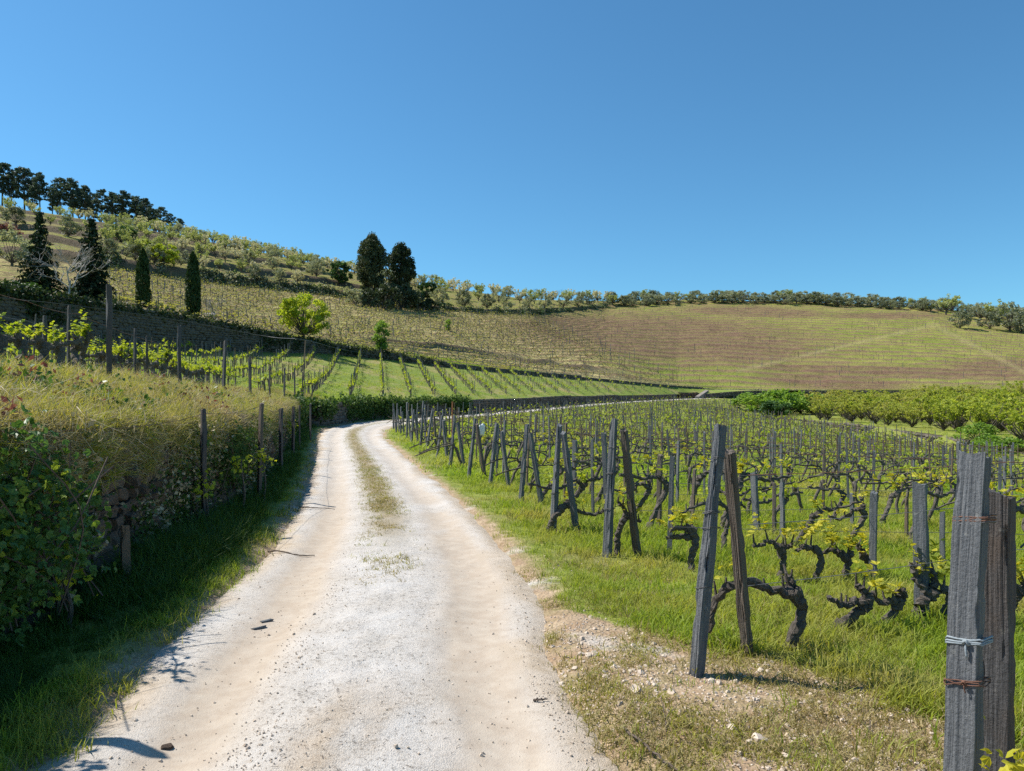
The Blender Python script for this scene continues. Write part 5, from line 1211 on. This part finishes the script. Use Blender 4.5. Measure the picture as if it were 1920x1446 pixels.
G_short = lib("short_tuft", [tuft("short_tuft", 12, .05, .05, 1.1, .0026, 70 + i, M['grass_dry']) for i in range(4)] + [tuft("short_tuft", 14, .05, .06, 1.2, .0026, 80 + i, M['grass_bank']) for i in range(2)])
def polar(n, lo, hi, u0=-260, u1=2180, p=1.0):
    u = rng.uniform(u0, u1, n); d = np.exp(rng.uniform(math.log(lo), math.log(hi), n)); return (u - CX) / F * d, d
# lower vineyard and right verge
x, y = polar(95000, 2.3, 150); P = np.stack([x, y], 1); dr, sr, _, hw = road_lat(P); lat = dr - hw; dl, sl_, *_ = poly_near(P, LW); dw, sw_, *_ = poly_near(P, W); u = CX + F * x / y
dmk = dirt_mask(x, y); nz = fbm(x * .8, y * .8, 61)
edge_p = np.clip((lat - .05) / .75, 0, 1)
keep = (sw_ < 0) & (sr < 0) & (lat > .02) & (rng.random(len(x)) < edge_p * (1 - .985 * sstep(.2, .6, dmk))) & (rng.random(len(x)) < .35 + 1.1 * sstep(.3, .5, nz))
keep &= ~((sl_ > 0) & (u > 1382) & (y > 1) & (rng.random(len(x)) < .5))
x, y, nz = x[keep], y[keep], nz[keep]; z = znear(x, y); nr = y < 17; ty = (.75 + .9 * nz) * (1 + np.log(np.maximum(y, 6) / 6) * .28)
ty = ty * np.clip(.45 + lat[keep] * .5, .5, 1)
scatter("grass", np.column_stack([x, y, z])[nr], rots(nr.sum(), .2), ty[nr] * rng.uniform(.7, 1.25, nr.sum()), G_fine, "bright green grass of the verge and under the near vines")
scatter("vineyard_grass", np.column_stack([x, y, z])[~nr], rots((~nr).sum(), .2), ty[~nr] * rng.uniform(.7, 1.25, (~nr).sum()), G_far, "grass between the far vine rows")
# left verge, lush under the wall
x, y = polar(60000, 3.0, 60, -300, 780); P = np.stack([x, y], 1); dr, sr, _, hw = road_lat(P); lat = dr - hw; dw, sw_, *_ = poly_near(P, W)
keep = (sw_ < 0) & (sr > 0) & (lat > .0) & (rng.random(len(x)) < np.clip((lat) / .55, .12, 1)) & (rng.random(len(x)) < .2 + 1.3 * sstep(.35, .55, fbm(x * 1.2, y * 1.2, 71))); x, y, l_, dw = x[keep], y[keep], lat[keep], dw[keep]; z = znear(x, y)
lush = (l_ > .45) | (rng.random(len(x)) < .2)
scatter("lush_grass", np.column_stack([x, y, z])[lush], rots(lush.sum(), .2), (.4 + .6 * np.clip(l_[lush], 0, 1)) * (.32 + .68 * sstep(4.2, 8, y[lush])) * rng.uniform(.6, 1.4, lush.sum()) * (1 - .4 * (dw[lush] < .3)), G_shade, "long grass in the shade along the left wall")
scatter("verge_grass", np.column_stack([x, y, z])[~lush], rots((~lush).sum(), .2), rng.uniform(.5, 1.1, (~lush).sum()), G_fine, "short bright grass at the left edge of the track")
# bank above the wall and the terrace
x, y = polar(120000, 3.5, 150, -500, 1330); ok, dw, dc = on_terrace(x, y); nb = dw < 4.2
keep = ok & np.where((nb & (y < 48)), rng.random(len(x)) < .3 + 1.1 * sstep(.36, .52, fbm(x * 1.1, y * 1.1, 151)), rng.random(len(x)) < .75) ; x, y, dw, nb = x[keep], y[keep], dw[keep], (nb & (y < 48))[keep]; z = zterr(x, y)
scatter("bank_grass", np.column_stack([x, y, z])[nb], rots(nb.sum(), .3), (.35 + 1.25 * fbm(x[nb] * 1.6, y[nb] * 1.6, 81)) * (1 + np.log(np.maximum(y[nb], 8) / 8) * .2), G_bank, "long half-dry grass on the bank above the wall")
tb = ~nb; scatter("terrace_grass", np.column_stack([x, y, z])[tb], rots(tb.sum(), .2), (.6 + .6 * fbm(x[tb] * .4, y[tb] * .4, 83)) * (1 + np.log(np.maximum(y[tb], 10) / 10) * .3), G_far, "green grass between the climbing terrace rows")
# grass and straw hanging over the wall edge
n = 2300; s_ = np.interp(rng.random(n) ** 1.6, [0, 1], [WS[np.argmin(abs(WY - 3))], WS[np.argmin(abs(WY - 43))]]); wx = np.interp(s_, WS, W[:, 0]); wy = np.interp(s_, WS, W[:, 1]); wz = np.interp(s_, WS, WZ + WH)
hd = rng.random(n); rt = np.zeros((n, 3)); rt[:, 1] = rng.uniform(.6, 2.3, n); rt[:, 0] = rng.normal(0, .35, n); rt[:, 2] = rng.normal(0, .4, n)
dn = rng.random(n) ** 2.6 * .5
scatter("hanging_grass", np.column_stack([wx + .02 - .1 * (dn < .1) + .06, wy, wz + .03 - dn]), rt, rng.uniform(.5, 1.15, n), G_bank, "dry grass hanging over the edge of the retaining wall")
# strip in the middle of the track and thin dry growth on the bare corner
x, y = polar(70000, 6.0, 50, 560, 900); P = np.stack([x, y], 1); dr, sr, _, hw = road_lat(P); t_ = -np.where(sr > 0, dr, -dr) / hw
keep = (abs(t_ - .04) < .30) & (rng.random(len(x)) < np.exp(-((t_ - .04) / .19) ** 2) * sstep(6.5, 10.5, y) * (1.3 * sstep(.34, .54, fbm(x * 1.5, y * .8, 91)))); x, y = x[keep], y[keep]
z = zroad(x, y); scatter("track_grass", np.column_stack([x, y, z]), rots(len(x), .25), rng.uniform(.6, 1.5, len(x)), G_short, "dry tufts along the middle of the track")
x, y = polar(30000, 2.3, 8, 900, 1960); dmk = dirt_mask(x, y); P = np.stack([x, y], 1); dr, sr, _, hw = road_lat(P); nz = fbm(x * 1.9, y * 1.9, 95)
keep = (sr < 0) & (dr - hw > .02) & (rng.random(len(x)) < 1.3 * sstep(.42, .6, nz)); x, y = x[keep], y[keep]; z = znear(x, y)
scatter("dry_growth", np.column_stack([x, y, z]), rots(len(x), .3), rng.uniform(.5, 1.5, len(x)), G_short, "thin dry growth on the gravelly corner")

# ------------------------------------------------------------------ pebbles, stones, twigs
PB = lib("pebble", [rock_mesh("pebble", 500 + i, [M['pebble']]) for i in range(5)])
x, y = polar(60000, 2.3, 9, 200, 1960); P = np.stack([x, y], 1); dr, sr, _, hw = road_lat(P); lat = np.where(sr < 0, dr - hw, -9); dmk = dirt_mask(x, y)
onr = (dr < hw); pk = np.where(lat > -.15, np.maximum(dmk * .6, np.exp(-np.abs(lat) / .35) * .7) * sstep(.36, .62, fbm(x * 1.4, y * 1.4, 97)), 0) + onr * (.05 + .55 * np.exp(-((np.where(sr > 0, -1, 1) * dr / hw + .30) / .10) ** 2) * sstep(.4, .6, fbm(x * 1.2, y * .7, 153)) * (y < 7.5))
keep = rng.random(len(x)) < pk; x, y = x[keep], y[keep]; z = np.where(onr[keep], zroad(x, y) + .002, np.maximum(znear(x, y), zroad(x, y) - .05)); s_ = np.exp(rng.normal(math.log(.009), .5, len(x))).clip(.003, .04) * np.where(onr[keep], .6, 1)
scatter("gravel", np.column_stack([x, y, z]), rots(len(x), 1), np.column_stack([s_, s_, s_ * .7]), PB, "loose gravel beside and on the track")
for i, (u, v, s_, lab) in enumerate([(1203, 1271, .05, "pale stone lying left of the second frame's foot"), (1197, 1303, .065, "pale flat stone below it on the bare corner"), (1260, 1305, .05, "round pale stone in front of the second frame"), (1115, 1232, .05, "pale stone on the gravel shoulder"), (1090, 1232, .035, "small stone beside another on the shoulder"), (1155, 1258, .04, "stone between the shoulder and the frame"), (1375, 1372, .045, "pale stone near the bottom, right of the twig"), (1425, 1395, .06, "broad stone near the bottom edge of the bare corner"), (1230, 1282, .03, "small white stone close to the frame's foot")]):
    p = near_at(u, v); o = put("loose_stone", rock_mesh("loose_stone", 540 + i, [M['pebble']]), None, (p[0], p[1], p[2] + .012), tuple(rng.uniform(0, 1, 3)), (s_ * 1.3, s_, s_ * .8)); tag(o, lab, "stone", "loose stones on the bare corner")
o = put("loose_stone", rock_mesh("loose_stone", 560, [M['stone']]), None, (lambda q: (q[0], q[1], zroad(q[:1], q[1:2])[0] + .008))(near_at(313, 1388)), (.2, .1, .4), (.05, .035, .025)); tag(o, "red-brown stone in the left wheel rut near the bottom", "stone")
def twig(lab, pts, r, cat="twig"):
    P = []
    for (u, v, h) in pts: p = near_at(u, v, lambda a, b: zr(b) + a * 0); p[2] = max(zroad(p[:1], p[1:2])[0], znear(p[:1], p[1:2])[0]); P.append(p + (0, 0, h * .8 + .004))
    P = np.array(P); b = P[0].copy(); Q = curve_pts(P - b, 14); Q[1:-1] += rng.normal(0, r * .4, (12, 3))
    o = put("fallen_twig", mesh_of("fallen_twig", *tube(Q, np.linspace(r, r * .45, 14), 6, .2, 3), [M['twig']]), None, tuple(b)); tag(o, lab, cat, "twigs lying on the ground")
twig("dark curved twig lying across the left edge of the track", [(502, 1031, .01), (530, 1036, .02), (560, 1038, .015), (590, 1035, .01)], .011)
twig("thin dark twig further up on the left edge of the track", [(562, 948, .01), (590, 953, .02), (628, 951, .01)], .010)
twig("short stick at the right rim of the track", [(1000, 1309, .01), (1012, 1311, .012), (1026, 1309, .01)], .008)
twig("long brown twig at the bottom on the gravel corner", [(1168, 1368, .02), (1200, 1396, .03), (1240, 1425, .03), (1290, 1450, .02)], .008)
twig("thin twig sticking up beside the gravel corner", [(1250, 1370, .0), (1245, 1345, .03), (1240, 1325, .06)], .004)
twig("small forked twig on the dry patch left of the nearest post", [(1620, 1365, .01), (1630, 1350, .02), (1632, 1335, .02)], .004)
for i, (u, v, l_) in enumerate([(486, 1168, .16), (500, 1155, .14)]):
    p = near_at(u, v); o = put("slate_shard", mesh_of("slate_shard", (BOXV + np.random.default_rng(i).normal(0, .08, (8, 3))) * (l_ * .7, .03, .012), BOXF, [M['slate']]), None, (p[0], p[1], zroad(p[:1], p[1:2])[0] + .006), (.05, .03, .9)); tag(o, f"dark slate splinter on the left rut, {'lower' if i == 0 else 'upper'} one", "slate shard", "slate splinters on the track")

# ------------------------------------------------------------------ bramble, ivy, wall plants
def leaf_mass(name, cen, sz, n, size, seed, mat, up=.3):
    r_ = np.random.default_rng(seed); mb = MB()
    C = r_.normal(size=(60, 3)); C /= np.linalg.norm(C, axis=1)[:, None]; C *= r_.uniform(.35, 1, (60, 1)) * np.array(sz)
    k = r_.integers(0, 60, n); P = C[k] + r_.normal(0, .16, (n, 3)) * np.array(sz)
    for p in P:
        mb.add(*palm_leaf(p, r_.normal(0, 1, 3) + (.5, -.3, -.3), np.array([.7, -.3, .5]) + r_.normal(0, .5, 3), size * r_.uniform(.5, 1.4)))
    return mb.mesh(name, [mat])
def stems_mesh(sz, n, seed):
    r_ = np.random.default_rng(seed); mb = MB()
    for i in range(n):
        a = r_.uniform(-1, 1, 3) * np.array(sz); a[2] = -sz[2]; e_ = r_.uniform(-1, 1, 3) * np.array(sz); e_[2] = sz[2] * r_.uniform(.2, 1.1); mb.add(*tube(curve_pts([a, (a + e_) / 2 + r_.normal(0, .15, 3), e_ + (.1, -.1, -.1)], 8), .006, 4, caps=False))
    return mb.mesh("stems", [M['twig']])
thing("bramble_bush", "large leafy bramble spilling over the retaining wall at the left edge", "bush",
      [("leaves", leaf_mass("leaves", None, (.42, .85, .66), 3600, .052, 1, M['bramble'])), ("young_leaves", leaf_mass("young_leaves", None, (.45, .85, .68), 500, .05, 2, M['bramble_y'])), ("stems", stems_mesh((.4, .8, .65), 30, 3))], (-3.42, 4.95, .84))
thing("creeper", "small-leaved dark creeper on the wall right of the leaning grey post", "climbing plant", [("leaves", leaf_mass("leaves", None, (.25, .9, .5), 2200, .04, 4, M['ivy'])), ("stems", stems_mesh((.2, .9, .5), 12, 5))], (-4.42, 11.9, .85), (0, 0, .12))
for i, (u, v, d_, n_) in enumerate([(382, 905, 9.6, 34), (452, 872, 11.0, 40), (492, 858, 12.6, 46), (548, 800, 24, 60), (100, 930, 5.6, 40), (120, 1090, 5.4, 30)]):
    p = P3(u, v, d_); r_ = np.random.default_rng(40 + i); mb = MB()
    for q in range(n_): mb.add(*palm_leaf(r_.normal(0, .085, 3) * (1, 1, 1.2), r_.normal(0, 1, 3), r_.normal(0, .6, 3) + (0, 0, .6), r_.uniform(.04, .08)))
    st = MB(); st.add(*tube(curve_pts([(.0, .05, -p[2] + .02), (.05, 0, -p[2] * .5), (0, 0, 0), (.02, .0, .1)], 12), np.linspace(.02, .006, 12), 6, .2))
    thing("climbing_vine", ["young vine with yellow leaves at the leaning grey post's waist", "yellow leafy shoot left of the red-brown post", "yellow leafy shoot hanging on the red-brown post", "yellow leafy vine at the foot of the far dark posts", "bright leafy shoot in front of the bramble", "yellowish shoot low in the bramble's shade"][i], "vine", [("leaves", mb.mesh("leaves", [M['vine_leaf']])), ("stem", st.mesh("stem", [M['bark']]))], tuple(p), group="young vines before the retaining wall")
# ivy over the wall at the bend, and along the top of the other walls
IVd = None
IV = lib("ivy_sprig", [(lambda V_F: mesh_of("ivy_sprig", V_F[0], V_F[1], [M['ivy']]))(cards(np.random.default_rng(950 + i).normal(0, .14, (26, 3)), .11, np.random.default_rng(960 + i), .2, 1.2)) for i in range(4)])
k = (WY > 30) & (WU < 880); s_ = rng.uniform(WS[k].min(), WS[k].max(), 1500); wx = np.interp(s_, WS, W[:, 0]); wy = np.interp(s_, WS, W[:, 1]); hq_ = rng.random(1500) ** .6
kk = rng.random(2800); sN = np.interp(kk, [0, 1], [WS[np.argmin(abs(WY - 4))], WS[np.argmin(abs(WY - 34))]]); hN = rng.random(2800); cN = fbm(sN * .7, hN * 1.3, 131) > .5
scatter("wall_scrub", np.column_stack([np.interp(sN, WS, W[:, 0]) + .05, np.interp(sN, WS, W[:, 1]), np.interp(sN, WS, WZ) + hN * 1.35])[cN], rots(cN.sum(), 1), rng.uniform(.5, 1.1, cN.sum()), lib("scrub_sprig", [mesh_of("scrub_sprig", *cards(np.random.default_rng(970 + i).normal(0, .12, (30, 3)), .045, np.random.default_rng(980 + i), .2, 1.5), [M['ivy'] if i < 3 else M['straw']]) for i in range(5)]), "dark scrub growing on the shaded retaining wall")
cov = fbm(s_ * .22, hq_ * 1.5, 99) > .5
zz = np.interp(s_, WS, WZ) + hq_ * np.interp(s_, WS, WH) + .1
scatter("ivy", np.column_stack([wx + .08, wy - .12, zz])[cov], rots(cov.sum(), 1), rng.uniform(.8, 1.7, cov.sum()), IV, "ivy and creepers over the wall at the bend")
u_ = rng.uniform(-200, 830, 2600); zf_, df_ = zof(C2F, u_); zt_, dt_ = zof(C2T, u_); h_ = rng.random(2600) ** .45; c_ = (h_ > .9) | (fbm(u_ * .02, h_ * 2, 98) > .56)
scatter("bank_ivy", np.column_stack([(u_ - CX) / F * df_, df_ - .25 + .5 * h_, zf_ + (zt_ - zf_) * h_ * 1.02])[c_], rots(c_.sum(), 1), rng.uniform(1.0, 2.0, c_.sum()), lib("dark_ivy_sprig", [mesh_of("dark_ivy_sprig", *cards(np.random.default_rng(952 + i).normal(0, .14, (26, 3)), .11, np.random.default_rng(962 + i), .2, 1.2), [M['ivy_dark']]) for i in range(3)]), "green growth on the shaded stone bank")
# strips of grass along the top of the bank, on the slope terraces
n = 9000; u_ = rng.uniform(-150, 1000, n); zt_, dt_ = zof(C2T, u_); dd_ = dt_ + rng.random(n) ** 2 * 4
scatter("bank_top_grass", np.column_stack([(u_ - CX) / F * dd_, dd_, zhill(u_, dd_)]), rots(n, .2), rng.uniform(1.2, 2.4, n), G_far, "grass along the top of the shaded bank")

# ------------------------------------------------------------------ small single things
p = near_at(848, 862); o = put("metal_pole", mesh_of("metal_pole", *tube([(0, 0, -.1), (0, 0, .9), (.01, 0, 1.75)], .022, 8), [M['rust_pole']]), None, tuple(p)); tag(o, "thin rusty orange pole beside the slate frames", "pole")
p = P3(903, 806, 17.3); mb = MB(); r_ = np.random.default_rng(3); V = ROCKV[2] * (.14, .10, .26) + 0; g = rock_mesh("plastic_bag", 77, [M['plastic']])
o = put("plastic_bag", g, None, tuple(p), (.1, .2, .3), (.15, .09, .26)); tag(o, "white plastic bag tied on a post of the vine rows", "bag")
pa = near_at(568, 735, zterr, 30, 140); top = P3(573, 638, pa[1] + .5); e = thing("cable_pole", "tall thin pole carrying the cable above the terrace rows", "pole", [("shaft", mesh_of("shaft", *tube([(0, 0, -.2), tuple((np.array(top) - pa) * .5), tuple(np.array(top) - pa)], [.05, .045, .04], 8), [M['stake_wood']]))], tuple(pa))
cp = [P3(-80, 545, 40), P3(0, 558, 43), P3(150, 574, 46), P3(332, 600, 52), P3(500, 631, 55), top, P3(640, 655, 80), P3(722, 668, 92)]
o = put("cable", mesh_of("cable", *tube(curve_pts(cp, 60), .016, 5), [M['wire']])); tag(o, "pale cable slung along the shaded bank to the tall pole", "cable")
p = hill_at(393, 600); e = put("picket_panel", None, None, tuple(p)); tag(e, "small pale picket panel right of the right cypress", "fence")
for i in range(7): put("slat", mesh_of("slat", BOXV * (.09, .03, .75) + (0, 0, .4), BOXF, [M['pale_bark']]), e, (-.6 + .2 * i, 0, 0))
for h in (.25, .65): put("rail", mesh_of("rail", BOXV * (1.5, .03, .06) + (0, .035, 0), BOXF, [M['pale_bark']]), e, (0, 0, h))

p = np.array([1.62, 2.30, znear(np.array([1.62]), np.array([2.3]))[0]]); r_ = np.random.default_rng(88); mb = MB(); st = MB()
p = np.array([(1905 - CX) / F * 2.42, 2.42, .0]); p[2] = znear(p[:1], p[1:2])[0]; top_ = np.array([0, 0, EYE + (HV - 1435) / F * 2.42 - p[2]])
st.add(*tube(curve_pts([(0, .02, -.05), (.03, 0, top_[2] * .5), (0, 0, top_[2])], 10), np.linspace(.014, .005, 10), 6, .2))
for q in range(46): mb.add(*palm_leaf(top_ + r_.normal(0, .055, 3) + (0, 0, -.02), r_.normal(0, 1, 3) + (0, 0, .4), r_.normal(0, .6, 3) + (0, 0, .6), r_.uniform(.03, .06)))
thing("young_vine", "yellow-leaved young shoot in the bottom right corner, at the nearest frame's foot", "vine", [("leaves", mb.mesh("leaves", [M['vine_leaf_y']])), ("stem", st.mesh("stem", [M['bark']]))], tuple(p))

thing("bramble_bush", "bramble on the wall just outside the left edge, shading the verge", "bush",
      [("leaves", leaf_mass("leaves", None, (.5, 1.3, .75), 2600, .075, 11, M['bramble'])), ("stems", stems_mesh((.4, 1.2, .7), 20, 13))], (-3.25, 2.55, .92))
TWL = lib("litter_piece", [mesh_of("litter_piece", *tube([(-.03, 0, .003), (0, .006, .008), (.035, -.004, .004)], .0018, 4), [M['twig']]), tuft("litter_piece", 5, .035, .02, 1.6, .002, 98, M['straw']), mesh_of("litter_piece", *tube([(-.015, 0, .003), (.02, .004, .004)], .0025, 4), [M['twig']])])
x, y = polar(9000, 3.2, 12, 480, 1010); P = np.stack([x, y], 1); dr, sr, _, hw = road_lat(P); t_ = -np.where(sr > 0, dr, -dr) / hw
keep = rng.random(len(x)) < np.exp(-((t_ - .0) / .36) ** 2) * sstep(.42, .62, fbm(x * 1.1, y * 1.1, 141)) * .5; x, y = x[keep], y[keep]
scatter("litter", np.column_stack([x, y, zroad(x, y) + .003]), rots(len(x), .1), rng.uniform(.15, .55, len(x)), TWL, "bits of twig and straw strewn over the rough middle of the track")
u_ = rng.uniform(190, 1135, 1500); d4_, d5_ = zof(C4, u_)[1], zof(C5, u_)[1]; d_ = d4_ + (d5_ - d4_) * rng.uniform(-.012, .014, 1500); k_ = fbm(u_ * .03, u_ * 0, 143) > .42
scatter("bank_scrub", np.column_stack([(u_ - CX) / F * d_, d_, zhill(u_, d_) + .15])[k_], rots(k_.sum(), 1), rng.uniform(1.5, 4.5, k_.sum()), lib("scrub_clump", [mesh_of("scrub_clump", *cards(np.random.default_rng(990 + i).normal(0, .13, (30, 3)), .08, np.random.default_rng(995 + i), .2, 1.4), [M[('olive_dark', 'darkgreen', 'bigtree', 'olive')[i]]]) for i in range(4)]), "scrub on the dark banks below the terraced orchards")

# taller weeds and dead stems standing in the bank
x, y = polar(2600, 5, 40, -200, 620); ok, dw, dc = on_terrace(x, y); k_ = ok & (dw < 3.6) & (fbm(x * .8, y * .8, 161) > .5); x, y = x[k_], y[k_]
WD = lib("weed", [tuft("weed", 9, .42, .05, .5, .003, 110 + i, M['straw'], .5) for i in range(2)] + [tuft("weed", 16, .34, .06, .7, .006, 120 + i, M['grass_shade'], .5) for i in range(2)] + [mesh_of("weed", *cards(np.random.default_rng(130 + i).normal(0, .09, (40, 3)) + (0, 0, .14), .045, np.random.default_rng(140 + i), .4, 1.6), [M['bramble' if i else 'redleaf']]) for i in range(2)])
scatter("bank_weeds", np.column_stack([x, y, zterr(x, y)]), rots(len(x), .2), rng.uniform(.5, 1.1, len(x)), WD, "weeds and dead stems standing in the grassy bank")
